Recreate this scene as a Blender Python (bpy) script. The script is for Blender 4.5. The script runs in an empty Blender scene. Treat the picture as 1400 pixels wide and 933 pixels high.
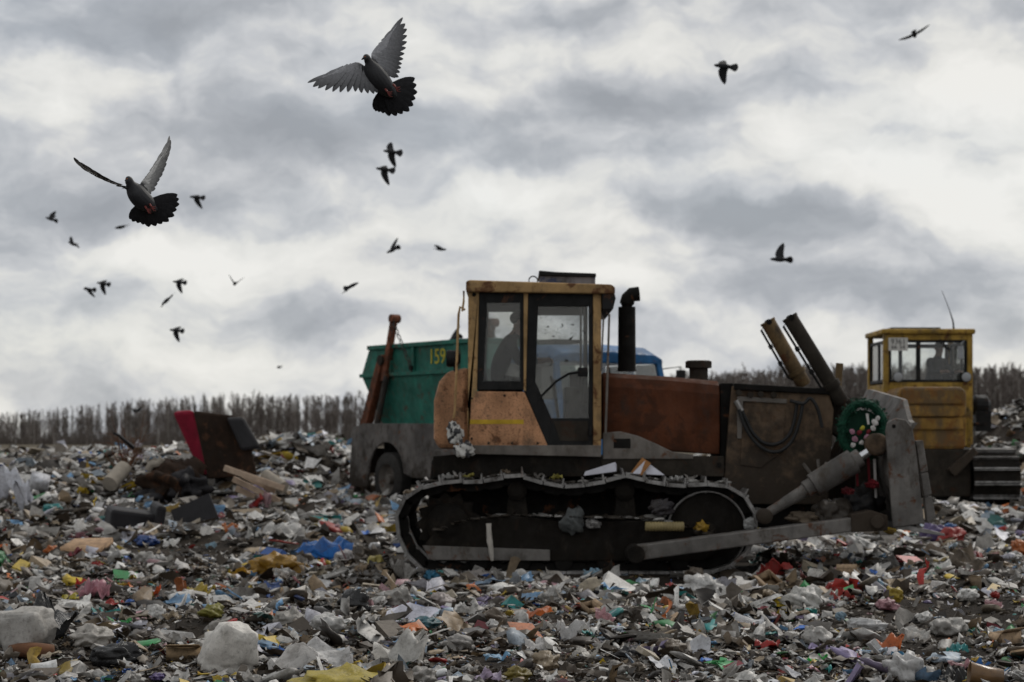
import bpy, bmesh, math, random
import numpy as np
from mathutils import Vector, Matrix, Euler
R = math.radians
SC = bpy.context.scene
COL = SC.collection
rng = np.random.default_rng(11)
random.seed(5)

# ------------------------------------------------------------------ camera
F = 2722.0          # focal length in photo pixels (70 mm on 36 mm, 1400 px wide)
CZ = 1.5            # eye height
HOR = 600.0         # horizon row in the photo
cam_d = bpy.data.cameras.new('camera'); cam = bpy.data.objects.new('camera', cam_d); COL.objects.link(cam)
cam.location = (0, 0, CZ); cam.rotation_euler = (R(90), 0, 0)
cam_d.lens = 70; cam_d.sensor_width = 36; cam_d.shift_y = (HOR-466.5)/1400
cam_d.clip_start = 0.5; cam_d.clip_end = 6000
cam_d.dof.use_dof = True; cam_d.dof.focus_distance = 12.0; cam_d.dof.aperture_fstop = 3.4
SC.camera = cam
SC.view_settings.view_transform = 'Standard'; SC.view_settings.look = 'None'
SC.view_settings.gamma = 1; SC.view_settings.exposure = 0.10
SC.render.engine = 'CYCLES'
SC.cycles.use_denoising = True
SC.cycles.max_bounces = 6; SC.cycles.transparent_max_bounces = 12

# ------------------------------------------------------------------ sky: broken overcast
SUN_EL, SUN_AZ = R(42), R(35)      # azimuth measured from +Y towards +X
world = bpy.data.worlds.new('World'); SC.world = world; world.use_nodes = True
wn = world.node_tree.nodes; wl = world.node_tree.links
for n in list(wn): wn.remove(n)
def N(nodes, t, **kw):
    n = nodes.new(t)
    for k, v in kw.items():
        if k.startswith('i_'): n.inputs[int(k[2:])].default_value = v
        else: setattr(n, k, v)
    return n
def sky():
    out = N(wn, 'ShaderNodeOutputWorld'); bg = N(wn, 'ShaderNodeBackground'); bg.inputs[1].default_value = 0.1
    wl.new(bg.outputs[0], out.inputs[0])
    st = N(wn, 'ShaderNodeTexSky'); st.sky_type = 'NISHITA'; st.sun_disc = False
    st.sun_elevation = SUN_EL; st.sun_rotation = SUN_AZ
    tc = N(wn, 'ShaderNodeTexCoord')
    # warped direction, so cloud outlines are billowy
    def noise(scale, detail, rough, src, dist=0.0):
        n = N(wn, 'ShaderNodeTexNoise'); n.inputs['Scale'].default_value = scale; n.inputs['Detail'].default_value = detail
        n.inputs['Roughness'].default_value = rough; n.inputs['Distortion'].default_value = dist
        wl.new(src, n.inputs['Vector']); return n
    def vm(op, a, b=None, val=None):
        n = N(wn, 'ShaderNodeVectorMath', operation=op)
        wl.new(a, n.inputs[0])
        if b is not None: wl.new(b, n.inputs[1])
        elif val is not None: n.inputs[1].default_value = val
        return n
    def mt(op, a, b, clamp=False):
        n = N(wn, 'ShaderNodeMath', operation=op); n.use_clamp = clamp
        for i, s in enumerate((a, b)):
            if isinstance(s, (int, float)): n.inputs[i].default_value = s
            else: wl.new(s, n.inputs[i])
        return n.outputs[0]
    d0 = tc.outputs['Generated']
    warp = noise(15, 5, 0.55, d0)
    w1 = vm('SUBTRACT', warp.outputs['Color'], val=(.5, .5, .5))
    w2 = vm('MULTIPLY', w1.outputs[0], val=(.060, .02, .045))
    d1 = vm('ADD', d0, w2.outputs[0])
    st2 = vm('MULTIPLY', d1.outputs[0], val=(1, 1, 2.1))
    big = noise(5.5, 3, 0.5, st2.outputs[0])
    den = noise(10.5, 8, 0.56, st2.outputs[0])
    lit = vm('ADD', st2.outputs[0], val=(.011, .004, .030))        # one step towards the light: gives the puffs a bright and a shaded side
    den2 = noise(10.5, 5, 0.52, lit.outputs[0])
    v = mt('MULTIPLY', mt('SUBTRACT', big.outputs[0], .5), -1.1)
    v = mt('ADD', v, mt('MULTIPLY', mt('SUBTRACT', den.outputs[0], den2.outputs[0]), 1.55))
    v = mt('ADD', v, mt('MULTIPLY', mt('SUBTRACT', den.outputs[0], .5), .60))
    v = mt('ADD', v, .575)
    # cloud masses: (px, py, half width px, half height px, weight)
    blobs = [(600,195,210,42,-.26),(880,165,230,62,-.26),(985,295,185,44,-.34),(300,215,170,75,-.20),(110,310,190,44,-.22),
             (60,40,150,55,-.26),(390,430,130,55,-.22),(1180,405,190,40,-.22),(1020,60,160,60,-.16),(180,170,60,40,.0),
             (1290,190,170,130,.17),(1130,250,60,60,.06),(240,90,190,55,.20),(690,285,170,42,.20),(250,360,230,42,.17),(40,160,70,60,.22),
             (610,40,120,60,.12),(1210,330,150,60,.16),(740,60,70,50,.10),(880,80,90,40,.16),(560,430,170,40,.10),(200,500,260,45,.05),(930,450,150,40,.12),(1390,120,60,40,.1)]
    for (px, py, sx, sy, wt) in blobs:
        if wt == 0: continue
        c = Vector(((px-700)/F, 1, (HOR-py)/F)).normalized()
        s = vm('SUBTRACT', d1.outputs[0], val=tuple(c))
        m = vm('MULTIPLY', s.outputs[0], val=(F/sx, F/sx, F/sy))
        ln = N(wn, 'ShaderNodeVectorMath', operation='LENGTH'); wl.new(m.outputs[0], ln.inputs[0])
        mr = N(wn, 'ShaderNodeMapRange', interpolation_type='SMOOTHSTEP')
        wl.new(ln.outputs['Value'], mr.inputs[0])
        for i, q in ((1, 0.15), (2, 1.5), (3, wt), (4, 0.0)): mr.inputs[i].default_value = q
        v = mt('ADD', v, mr.outputs[0])
    rp = N(wn, 'ShaderNodeValToRGB'); wl.new(v, rp.inputs[0])
    e = rp.color_ramp.elements
    e[0].position = 0.05; e[0].color = (.315, .335, .365, 1)
    e[1].position = 1.0; e[1].color = (.80, .792, .762, 1)
    for p, c in ((.32, (.395, .415, .445, 1)), (.55, (.537, .550, .570, 1)), (.75, (.70, .698, .675, 1))):
        q = e.new(p); q.color = c
    cl = vm('MULTIPLY', rp.outputs[0], val=(10, 10, 10))
    gap = noise(5.0, 4, .5, st2.outputs[0])
    gm = N(wn, 'ShaderNodeMapRange'); wl.new(gap.outputs[0], gm.inputs[0])
    for i, q in ((1, .30), (2, .55), (3, .90), (4, 1.0)): gm.inputs[i].default_value = q
    gm.clamp = True
    mx = N(wn, 'ShaderNodeMix', data_type='RGBA')
    wl.new(gm.outputs[0], mx.inputs[0]); wl.new(st.outputs[0], mx.inputs[6]); wl.new(cl.outputs[0], mx.inputs[7])
    wl.new(mx.outputs[2], bg.inputs[0])
sky()

sun_d = bpy.data.lights.new('sun', 'SUN'); sun = bpy.data.objects.new('sun', sun_d); COL.objects.link(sun)
sun_d.energy = 1.45; sun_d.angle = R(12); sun_d.color = (1, .95, .88)
sv = Vector((math.sin(SUN_AZ)*math.cos(SUN_EL), math.cos(SUN_AZ)*math.cos(SUN_EL), math.sin(SUN_EL)))
sun.rotation_euler = sv.to_track_quat('Z', 'Y').to_euler()
sun.location = sv*60

# ------------------------------------------------------------------ helpers
def P(px, py, Y): return Vector(((px-700)*Y/F, Y, CZ+(HOR-py)*Y/F))
def U(x, a, b):   # smoothstep from a to b
    t = np.clip((x-a)/(b-a), 0, 1); return t*t*(3-2*t)
def hash2(ix, iy, s=0):
    n = (ix.astype(np.int64)*374761393 + iy.astype(np.int64)*668265263 + s*974711) & 0x7fffffff
    n = ((n ^ (n >> 13))*1274126177) & 0x7fffffff
    return ((n ^ (n >> 16)) & 0xffff)/65535.0
def vnoise(x, y, s=0):
    ix = np.floor(x); iy = np.floor(y); fx = x-ix; fy = y-iy
    fx = fx*fx*(3-2*fx); fy = fy*fy*(3-2*fy)
    a = hash2(ix, iy, s); b = hash2(ix+1, iy, s); c = hash2(ix, iy+1, s); d = hash2(ix+1, iy+1, s)
    return (a*(1-fx)+b*fx)*(1-fy)+(c*(1-fx)+d*fx)*fy - .5

TRUCK_R = np.array([-2.40, 38.0]); TRUCK_F = np.array([.56, -.8285]); TRUCK_N = np.array([-.8285, -.56])
def H(x, y):
    x = np.asarray(x, float); y = np.asarray(y, float)
    near = 1-U(y, 70, 110)
    z = (.16*vnoise(x*.33, y*.33, 1)+.11*vnoise(x*.9, y*.9, 2)+.07*vnoise(x*2.1, y*2.1, 3)+.035*vnoise(x*5, y*5, 4))*near
    z = z + .26*U(y, 26, 36)*(1-U(y, 60, 90))
    left = 1-U(x+.05*(y-36), -3.9, -2.5)
    z = z + left*((1.02-.32*U(-x, 5.5, 8.5))*U(y, 25, 41)+.20*vnoise(x*.5, y*.5, 7)*U(y, 27, 34)+.14*vnoise(x*1.3, y*1.3, 8)*U(y, 27, 34))*(1-U(y, 50, 75))
    z = z + 1.75*np.exp(-((x-13.4)/2.6)**2-((y-47)/5)**2)
    z = z + .9*np.exp(-((x-9)/6)**2-((y-50)/4)**2)
    z = z + .14*np.exp(-((x-4.6)/1.2)**2-((y-20.3)/.9)**2)
    def flat(z, m, lvl): return z*(1-m)+lvl*m
    box = lambda x0, x1, y0, y1, s: U(x, x0-s, x0)*(1-U(x, x1, x1+s))*U(y, y0-s, y0)*(1-U(y, y1, y1+s))
    z = flat(z, box(-1.5, 5.0, 21.7, 25.0, .9), 0.0)
    z = flat(z, box(6.0, 10.2, 35.0, 39.6, .8), .24)
    dx = x-TRUCK_R[0]; dy = y-TRUCK_R[1]
    s = dx*TRUCK_F[0]+dy*TRUCK_F[1]; t = -(dx*TRUCK_N[0]+dy*TRUCK_N[1])
    m = U(s, -2.3, -1.5)*(1-U(s, 6.3, 7.2))*U(t, -2.6, -.9)*(1-U(t, 2.5, 3.3))
    return flat(z, m, .216)
def ground_at(px, py):
    Y = 2722*1.5/(py-HOR)
    Y = min(Y, 60)
    for _ in range(30):
        X = (px-700)*Y/F
        Yn = F*(CZ-float(H(X, Y)))/(py-HOR)
        Y = .6*Y+.4*min(max(Yn, 9), 60)
    X = (px-700)*Y/F
    return X, Y, float(H(X, Y))

ORG = {}
def tag(o, label=None, cat=None, group=None, kind=None):
    if label: o['label'] = label
    if cat: o['category'] = cat
    if group: o['group'] = group
    if kind: o['kind'] = kind
    return o
def empty(name, loc, rz=0, org=None):
    o = bpy.data.objects.new(name, None); COL.objects.link(o)
    o.location = loc; o.rotation_euler = (0, 0, rz); o.empty_display_size = .3
    ORG[o.name] = Vector(loc) if org is None else Vector(org)
    return o
def link(name, me, parent=None, mat=None):
    o = bpy.data.objects.new(name, me); COL.objects.link(o)
    if mat is not None and not me.materials: me.materials.append(mat)
    if parent is not None: o.parent = parent
    return o
class MB:
    def __init__(s): s.v = []; s.f = []
    def add(s, vs, fs):
        b = len(s.v); s.v += [tuple(p) for p in vs]; s.f += [tuple(i+b for i in f) for f in fs]; return s
    def hexa(s, p):   # 8 points: bottom 4 ccw, top 4 ccw
        return s.add(p, [(3,2,1,0),(4,5,6,7),(0,1,5,4),(1,2,6,5),(2,3,7,6),(3,0,4,7)])
    def box(s, c, d, rot=None):
        c = Vector(c); h = Vector(d)/2
        p = [Vector((x*h.x, y*h.y, z*h.z)) for z in (-1, 1) for x, y in ((-1,-1),(1,-1),(1,1),(-1,1))]
        if rot is not None:
            m = Euler(rot).to_matrix() if not isinstance(rot, Matrix) else rot
            p = [m @ q for q in p]
        return s.hexa([c+q for q in p])
    def prism(s, pts, off):   # polygon of 3D points swept by vector off
        n = len(pts); off = Vector(off)
        a = [Vector(p) for p in pts]; b = [p+off for p in a]
        return s.add(a+b, [tuple(range(n)), tuple(range(2*n-1, n-1, -1))]+[(i, n+i, n+(i+1) % n, (i+1) % n) for i in range(n)])
    def ring(s, p0, p1, radii, n=14, cap=True):
        # surface of revolution along p0->p1, radii: list of (t, r)
        p0 = Vector(p0); p1 = Vector(p1); ax = (p1-p0); q = ax.to_track_quat('Z', 'Y')
        vs = []; fs = []
        for k, (t, r) in enumerate(radii):
            for i in range(n):
                a = 2*math.pi*i/n
                vs.append(p0+ax*t+q @ Vector((r*math.cos(a), r*math.sin(a), 0)))
        for k in range(len(radii)-1):
            for i in range(n):
                j = (i+1) % n
                fs.append((k*n+i, k*n+j, (k+1)*n+j, (k+1)*n+i))
        if cap:
            fs.append(tuple(range(n-1, -1, -1))); b = (len(radii)-1)*n
            fs.append(tuple(range(b, b+n)))
        return s.add(vs, fs)
    def cyl(s, p0, p1, r0, r1=None, n=14): return s.ring(p0, p1, [(0, r0), (1, r0 if r1 is None else r1)], n)
    def tube(s, pts, r, n=8):
        pts = [Vector(p) for p in pts]; rr = r if isinstance(r, (list, tuple)) else [r]*len(pts)
        vs = []; fs = []
        for k, p in enumerate(pts):
            d = (pts[min(k+1, len(pts)-1)]-pts[max(k-1, 0)]).normalized(); q = d.to_track_quat('Z', 'Y')
            for i in range(n):
                a = 2*math.pi*i/n; vs.append(p+q @ Vector((rr[k]*math.cos(a), rr[k]*math.sin(a), 0)))
        for k in range(len(pts)-1):
            for i in range(n):
                j = (i+1) % n; fs.append((k*n+i, k*n+j, (k+1)*n+j, (k+1)*n+i))
        fs.append(tuple(range(n-1, -1, -1))); b = (len(pts)-1)*n; fs.append(tuple(range(b, b+n)))
        return s.add(vs, fs)
    def build(s, name, mat, parent=None, bevel=0, smooth=False, org=None):
        po = ORG.get(parent.name, Vector((0, 0, 0))) if parent is not None else Vector((0, 0, 0))
        a = np.array(s.v)
        c = Vector(((a.min(0)+a.max(0))/2).tolist()) if org is None else Vector(org)
        me = bpy.data.meshes.new(name)
        me.from_pydata([tuple(Vector(p)-c) for p in s.v], [], s.f); me.update()
        bm = bmesh.new(); bm.from_mesh(me); bmesh.ops.recalc_face_normals(bm, faces=bm.faces); bm.to_mesh(me); bm.free()
        o = link(name, me, parent, mat); o.location = c-po; ORG[o.name] = c
        if smooth:
            for p in me.polygons: p.use_smooth = True
            if smooth != 'all':
                me.set_sharp_from_angle(angle=R(38))
        if bevel:
            m = o.modifiers.new('bevel', 'BEVEL'); m.width = bevel; m.segments = 2; m.limit_method = 'ANGLE'; m.angle_limit = R(35)
        return o
def catmull(pts, n=8, closed=False):
    pts = [Vector(p) for p in pts]; out = []; m = len(pts)
    rngk = range(m if closed else m-1)
    for k in rngk:
        g = lambda i: pts[i % m] if closed else pts[min(max(i, 0), m-1)]
        p0, p1, p2, p3 = g(k-1), g(k), g(k+1), g(k+2)
        for j in range(n):
            t = j/n
            out.append(.5*((2*p1)+(p2-p0)*t+(2*p0-5*p1+4*p2-p3)*t*t+(3*p1-p0-3*p2+p3)*t**3))
    if not closed: out.append(pts[-1])
    return out

# ------------------------------------------------------------------ materials
def nodes_of(name):
    m = bpy.data.materials.new(name); m.use_nodes = True
    nt = m.node_tree; b = nt.nodes['Principled BSDF']; return m, nt, b
def tex(nt, scale, detail=5, rough=.6, coord='pos', stretch=None, dist=0):
    if coord == 'pos': src = nt.nodes.new('ShaderNodeNewGeometry').outputs['Position']
    else: src = nt.nodes.new('ShaderNodeTexCoord').outputs['Object']
    if stretch:
        mp = nt.nodes.new('ShaderNodeMapping'); mp.inputs['Scale'].default_value = stretch; nt.links.new(src, mp.inputs[0]); src = mp.outputs[0]
    n = nt.nodes.new('ShaderNodeTexNoise'); n.inputs['Scale'].default_value = scale; n.inputs['Detail'].default_value = detail
    n.inputs['Roughness'].default_value = rough; n.inputs['Distortion'].default_value = dist
    nt.links.new(src, n.inputs['Vector']); return n.outputs[0]
def ramp(nt, src, a, b, lo=0.0, hi=1.0):
    m = nt.nodes.new('ShaderNodeMapRange'); m.inputs[1].default_value = a; m.inputs[2].default_value = b
    m.inputs[3].default_value = lo; m.inputs[4].default_value = hi; nt.links.new(src, m.inputs[0]); return m.outputs[0]
def mixc(nt, fac, a, b):
    m = nt.nodes.new('ShaderNodeMix'); m.data_type = 'RGBA'
    for i, s in ((0, fac), (6, a), (7, b)):
        if isinstance(s, (int, float)): m.inputs[i].default_value = s
        elif isinstance(s, (tuple, list)): m.inputs[i].default_value = (*s[:3], 1)
        else: nt.links.new(s, m.inputs[i])
    return m.outputs[2]
def bump(nt, b, src, strength, dist=.02):
    n = nt.nodes.new('ShaderNodeBump'); n.inputs['Strength'].default_value = strength; n.inputs['Distance'].default_value = dist
    nt.links.new(src, n.inputs['Height']); nt.links.new(n.outputs[0], b.inputs['Normal'])
SHADED_MUD = (.034, .027, .021)  # mud colour, darkened to make up for weak occlusion shade
def paint(name, col, rust=.3, mud=.3, rough=.55, rustcol=(.10, .040, .018), mudcol=SHADED_MUD, scale=1.0, metallic=0.0, spots=0.0, splash=None):
    m, nt, b = nodes_of(name)
    c = mixc(nt, ramp(nt, tex(nt, 2.2*scale, 7, .65), .36, .64), tuple(x*.60 for x in col), tuple(min(1, x*1.25) for x in col))
    c = mixc(nt, ramp(nt, tex(nt, 7*scale, 6, .6, stretch=(1, 1, .12)), .50, .68, 0, .45), c, tuple(x*.45 for x in col))
    c = mixc(nt, ramp(nt, tex(nt, 5*scale, 8, .68, dist=.4), .62-.22*rust, .70-.22*rust, 0, .92), c, rustcol)
    if spots: c = mixc(nt, ramp(nt, tex(nt, 48, 7, .72, dist=.5), .62-.08*spots, .72-.08*spots, 0, .8), c, (.035, .028, .022))
    c = mixc(nt, ramp(nt, tex(nt, 6*scale, 9, .7, stretch=(1, 1, .55)), .63-.24*mud, .78-.24*mud, 0, .93), c, mudcol)
    if splash:   # mud thrown up from the ground, ragged upper limit
        sx = nt.nodes.new('ShaderNodeSeparateXYZ'); nt.links.new(nt.nodes.new('ShaderNodeNewGeometry').outputs['Position'], sx.inputs[0])
        ad = nt.nodes.new('ShaderNodeMath'); ad.operation = 'ADD'; nt.links.new(sx.outputs[2], ad.inputs[0]); nt.links.new(ramp(nt, tex(nt, 4, 8, .7), .2, .8, -1.1, 1.1), ad.inputs[1])
        c = mixc(nt, ramp(nt, ad.outputs[0], splash-.25, splash+.35, .88, 0), c, mudcol)
    nt.links.new(c, b.inputs['Base Color'])
    b.inputs['Roughness'].default_value = rough; b.inputs['Metallic'].default_value = metallic
    nt.links.new(ramp(nt, tex(nt, 9, 6), .3, .7, rough-.12, min(1, rough+.25)), b.inputs['Roughness'])
    bump(nt, b, tex(nt, 16, 8, .72), .45, .014)
    b.inputs['Specular IOR Level'].default_value = .16
    return m
def plain(name, col, rough=.6, var=.25, metallic=0.0, scale=8, bmp=.15):
    m, nt, b = nodes_of(name)
    c = mixc(nt, ramp(nt, tex(nt, scale, 6), .3, .7), tuple(x*(1-var) for x in col), tuple(min(1, x*(1+var)) for x in col))
    nt.links.new(c, b.inputs['Base Color']); b.inputs['Roughness'].default_value = rough; b.inputs['Metallic'].default_value = metallic
    if bmp: bump(nt, b, tex(nt, scale*6, 5), bmp, .006)
    b.inputs['Specular IOR Level'].default_value = .25
    return m
def glass(name, tint=.72, dirt=.35, dots=.5, scale=3.0):
    m, nt, b = nodes_of(name)
    out = nt.nodes['Material Output']
    tr = nt.nodes.new('ShaderNodeBsdfTransparent'); tr.inputs[0].default_value = (tint, tint*1.01, tint*1.0, 1)
    gl = nt.nodes.new('ShaderNodeBsdfGlossy'); gl.inputs['Roughness'].default_value = .04; gl.inputs[0].default_value = (.9, .9, .9, 1)
    fr = nt.nodes.new('ShaderNodeFresnel'); fr.inputs[0].default_value = 1.45
    m1 = nt.nodes.new('ShaderNodeMixShader'); nt.links.new(fr.outputs[0], m1.inputs[0]); nt.links.new(tr.outputs[0], m1.inputs[1]); nt.links.new(gl.outputs[0], m1.inputs[2])
    df = nt.nodes.new('ShaderNodeBsdfDiffuse')
    tl = nt.nodes.new('ShaderNodeBsdfTranslucent')
    ad = nt.nodes.new('ShaderNodeMixShader'); ad.inputs[0].default_value = .5
    nt.links.new(df.outputs[0], ad.inputs[1]); nt.links.new(tl.outputs[0], ad.inputs[2])
    d1 = ramp(nt, tex(nt, scale, 7, .65), .35, .75, dirt*.35, min(1, dirt*1.5))
    d2 = ramp(nt, tex(nt, 19, 3, .5, stretch=(1, 1, 1.6)), .66, .70, 0, dots)
    dc = mixc(nt, d2, (.30, .295, .28), (.03, .027, .023)); nt.links.new(dc, df.inputs[0]); nt.links.new(dc, tl.inputs[0])
    mx = nt.nodes.new('ShaderNodeMath'); mx.operation = 'MAXIMUM'; nt.links.new(d1, mx.inputs[0]); nt.links.new(d2, mx.inputs[1])
    m2 = nt.nodes.new('ShaderNodeMixShader'); nt.links.new(mx.outputs[0], m2.inputs[0]); nt.links.new(m1.outputs[0], m2.inputs[1]); nt.links.new(ad.outputs[0], m2.inputs[2])
    nt.links.new(m2.outputs[0], out.inputs[0])
    return m
def litter_mat(name, src, rough, dirt, transl, bmp=.2, coord='pos'):
    # src: 'attr' uses the piece's own colour attribute, 'obj' the object colour
    m, nt, b = nodes_of(name); out = nt.nodes['Material Output']
    if src == 'attr':
        a = nt.nodes.new('ShaderNodeAttribute'); a.attribute_name = 'Col'; base = a.outputs['Color']
    else:
        a = nt.nodes.new('ShaderNodeObjectInfo'); base = a.outputs['Color']
    c = mixc(nt, ramp(nt, tex(nt, 9, 8, .72), .44, .64, 0, dirt), base, (.062, .047, .033))
    c = mixc(nt, ramp(nt, tex(nt, 34, 6, .7), .52, .66, 0, dirt), c, (.028, .021, .015))
    nt.links.new(c, b.inputs['Base Color']); b.inputs['Roughness'].default_value = rough
    bump(nt, b, tex(nt, 26, 7, .68, dist=.6), bmp, .016)
    b.inputs['Specular IOR Level'].default_value = .35
    if transl:
        t = nt.nodes.new('ShaderNodeBsdfTranslucent'); nt.links.new(c, t.inputs[0])
        mx = nt.nodes.new('ShaderNodeMixShader'); mx.inputs[0].default_value = transl
        nt.links.new(b.outputs[0], mx.inputs[1]); nt.links.new(t.outputs[0], mx.inputs[2]); nt.links.new(mx.outputs[0], out.inputs[0])
    return m
M = {}
M['litter'] = litter_mat('mixed_litter', 'attr', .5, .46, .12)
M['film'] = litter_mat('plastic_film', 'obj', .36, .40, .34, .55)
M['sack'] = litter_mat('woven_sack', 'obj', .5, .34, .15, .5)
M['paper'] = litter_mat('paper', 'obj', .75, .38, .10)
M['card'] = litter_mat('cardboard', 'obj', .85, .55, 0)
M['hard'] = litter_mat('hard_plastic', 'obj', .3, .4, 0)
M['blackfilm'] = litter_mat('black_bin_liner', 'obj', .22, .10, 0, .7)
def soil():
    m, nt, b = nodes_of('landfill_soil')
    c = mixc(nt, ramp(nt, tex(nt, 1.3, 8, .65), .35, .65), (.013, .010, .008), (.046, .036, .027))
    c = mixc(nt, ramp(nt, tex(nt, 14, 8, .7), .54, .70, 0, .6), c, (.085, .070, .053))
    c = mixc(nt, ramp(nt, tex(nt, 44, 6, .7), .62, .66, 0, .6), c, (.20, .185, .165))
    c = mixc(nt, ramp(nt, tex(nt, 23, 6, .7), .52, .66, 0, .9), c, (.020, .016, .013))
    sx = nt.nodes.new('ShaderNodeSeparateXYZ'); nt.links.new(nt.nodes.new('ShaderNodeNewGeometry').outputs['Position'], sx.inputs[0])
    c = mixc(nt, ramp(nt, sx.outputs[1], 70, 110), c, mixc(nt, ramp(nt, tex(nt, .15, 6), .4, .6), (.075, .062, .042), (.11, .092, .065)))
    nt.links.new(c, b.inputs['Base Color']); b.inputs['Roughness'].default_value = .9; b.inputs['Specular IOR Level'].default_value = .12
    bump(nt, b, tex(nt, 18, 9, .75), .9, .05)
    return m
M['soil'] = soil()

# ------------------------------------------------------------------ ground sheet
def ground():
    u = np.linspace(-1, 1, 261); xs = np.sinh(u*5.6)/np.sinh(5.6)*1800
    xs = np.sign(u)*(np.abs(u)*14 + np.clip(np.abs(u)-.45, 0, 1)**5*45000)
    ys = np.concatenate([np.linspace(-400, 4, 24), np.linspace(5, 10, 26), np.linspace(10.1, 30, 190), np.linspace(30.2, 60, 110), 60+np.geomspace(.6, 3400, 50)])
    X, Y = np.meshgrid(xs, ys)
    Z = H(X, Y)
    Z = Z*(1-U(np.abs(X), 20, 60)) + 0
    Z = np.where(Y < 6, Z*U(Y, -5, 6), Z)
    nx, ny = len(xs), len(ys)
    me = bpy.data.meshes.new('ground')
    V = np.stack([X.ravel(), Y.ravel(), Z.ravel()], 1)
    i = np.arange((ny-1)*(nx-1)); r = i//(nx-1); c = i % (nx-1); a = r*nx+c
    Q = np.stack([a, a+1, a+1+nx, a+nx], 1)
    me.vertices.add(len(V)); me.vertices.foreach_set('co', V.ravel().astype(np.float32))
    me.loops.add(Q.size); me.loops.foreach_set('vertex_index', Q.ravel().astype(np.int32))
    me.polygons.add(len(Q)); me.polygons.foreach_set('loop_start', np.arange(0, Q.size, 4, dtype=np.int32))
    me.polygons.foreach_set('use_smooth', np.ones(len(Q), bool))
    me.update(); me.validate()
    o = link('ground', me, None, M['soil']); tag(o, 'dark trampled landfill soil under the rubbish', 'ground', kind='structure')
ground()
# ------------------------------------------------------------------ crumpled shapes (numpy)
def tri_wave(t): return np.abs((t % 1.0)-.5)*2-.5
def rand_dirs(r, k):
    d = r.normal(size=(k, 3)); return d/np.linalg.norm(d, axis=1)[:, None]
_ico = {}
def ico(n):
    if n not in _ico:
        bm = bmesh.new(); bmesh.ops.create_icosphere(bm, subdivisions=n, radius=1.0)
        bm.verts.ensure_lookup_table()
        v = np.array([p.co[:] for p in bm.verts]); f = np.array([[q.index for q in p.verts] for p in bm.faces]); bm.free()
        _ico[n] = (v, f)
    v, f = _ico[n]; return v.copy(), f.copy()
def t_bag(r, n, crump=.32, k=9, freq=1.1):
    v, f = ico(n)
    d = rand_dirs(r, k); s = np.zeros(len(v))
    for q in range(k):
        s += tri_wave(v @ d[q]*freq*r.uniform(.6, 1.9)+r.uniform(0, 1))*r.uniform(.5, 1)
    s /= math.sqrt(k)*.5
    v = v*(1+crump*s)[:, None]
    d2 = rand_dirs(r, 5)
    for q in range(5): v += np.outer(tri_wave(v @ d2[q]*2.2+r.uniform()), rand_dirs(r, 1)[0])*crump*.30
    v *= np.array([1, r.uniform(.5, 1), r.uniform(.3, .62)])*.5
    lo = v[:, 2].min(); v[:, 2] = np.where(v[:, 2] < lo*.55, lo*.55+(v[:, 2]-lo*.55)*.25, v[:, 2])
    return v, f
def t_sheet(r, n, amp=.22, m=None, asp=None):
    m = m or n; asp = asp if asp else r.uniform(.45, 1)
    x, y = np.meshgrid(np.linspace(-.5, .5, n+1), np.linspace(-.5, .5, m+1)); x = x.ravel(); y = y.ravel()*asp
    z = np.zeros_like(x)
    p = np.stack([x, y], 1)
    for q in range(7):
        a = r.uniform(0, 2*math.pi); w = p @ np.array([math.cos(a), math.sin(a)])
        t = tri_wave(w*r.uniform(.8, 2.6)+r.uniform()); z += t*amp*r.uniform(.3, 1)
        g = r.uniform(0, 2*math.pi); x = x+t*math.cos(g)*amp*.35; y = y+t*math.sin(g)*amp*.35
    x = x+r.normal(size=len(x))*.22/n; y = y+r.normal(size=len(x))*.2/n*asp
    v = np.stack([x, y, z], 1)
    i = np.arange(n*m); a = (i//n)*(n+1)+i % n
    f = np.concatenate([np.stack([a, a+1, a+n+2], 1), np.stack([a, a+n+2, a+n+1], 1)])
    return v, f
def t_lathe(r, prof, n, dent=.12):
    v = []; 
    for (h, q) in prof:
        for i in range(n):
            a = 2*math.pi*i/n; v.append((h, q*math.cos(a), q*math.sin(a)))
    v = np.array(v); f = []
    for k in range(len(prof)-1):
        for i in range(n):
            j = (i+1) % n; a, b, c, d = k*n+i, k*n+j, (k+1)*n+j, (k+1)*n+i; f += [(a, b, c), (a, c, d)]
    for k in (0, len(prof)-1):
        for i in range(1, n-1): f.append((k*n, k*n+i, k*n+i+1))
    d = rand_dirs(r, 3)
    for q in range(3): v += np.outer(tri_wave(v @ d[q]*1.6+r.uniform()), rand_dirs(r, 1)[0])*dent
    return v, np.array(f)
def t_bottle(r, n=8): return t_lathe(r, [(-.5, .10), (-.49, .145), (-.1, .15), (0, .13), (.15, .15), (.32, .11), (.4, .05), (.5, .05)], n, .05)
def t_cup(r, n=9): return t_lathe(r, [(-.3, .2), (-.1, .235), (.1, .265), (.3, .30), (.27, .27), (-.2, .2)], n, .09)
def t_box(r):
    v, f = np.array([(x, y, z) for z in (-.5, .5) for x, y in ((-.5,-.5),(.5,-.5),(.5,.5),(-.5,.5))], float), np.array([(0,2,1),(0,3,2),(4,5,6),(4,6,7),(0,1,5),(0,5,4),(1,2,6),(1,6,5),(2,3,7),(2,7,6),(3,0,4),(3,4,7)])
    v *= np.array([1, r.uniform(.4, .9), r.uniform(.12, .5)]); v += r.normal(size=v.shape)*.06
    return v, f
def t_stick(r): return t_lathe(r, [(-.5, .03), (-.2, .035), (.1, .03), (.5, .02)], 5, .06)

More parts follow.
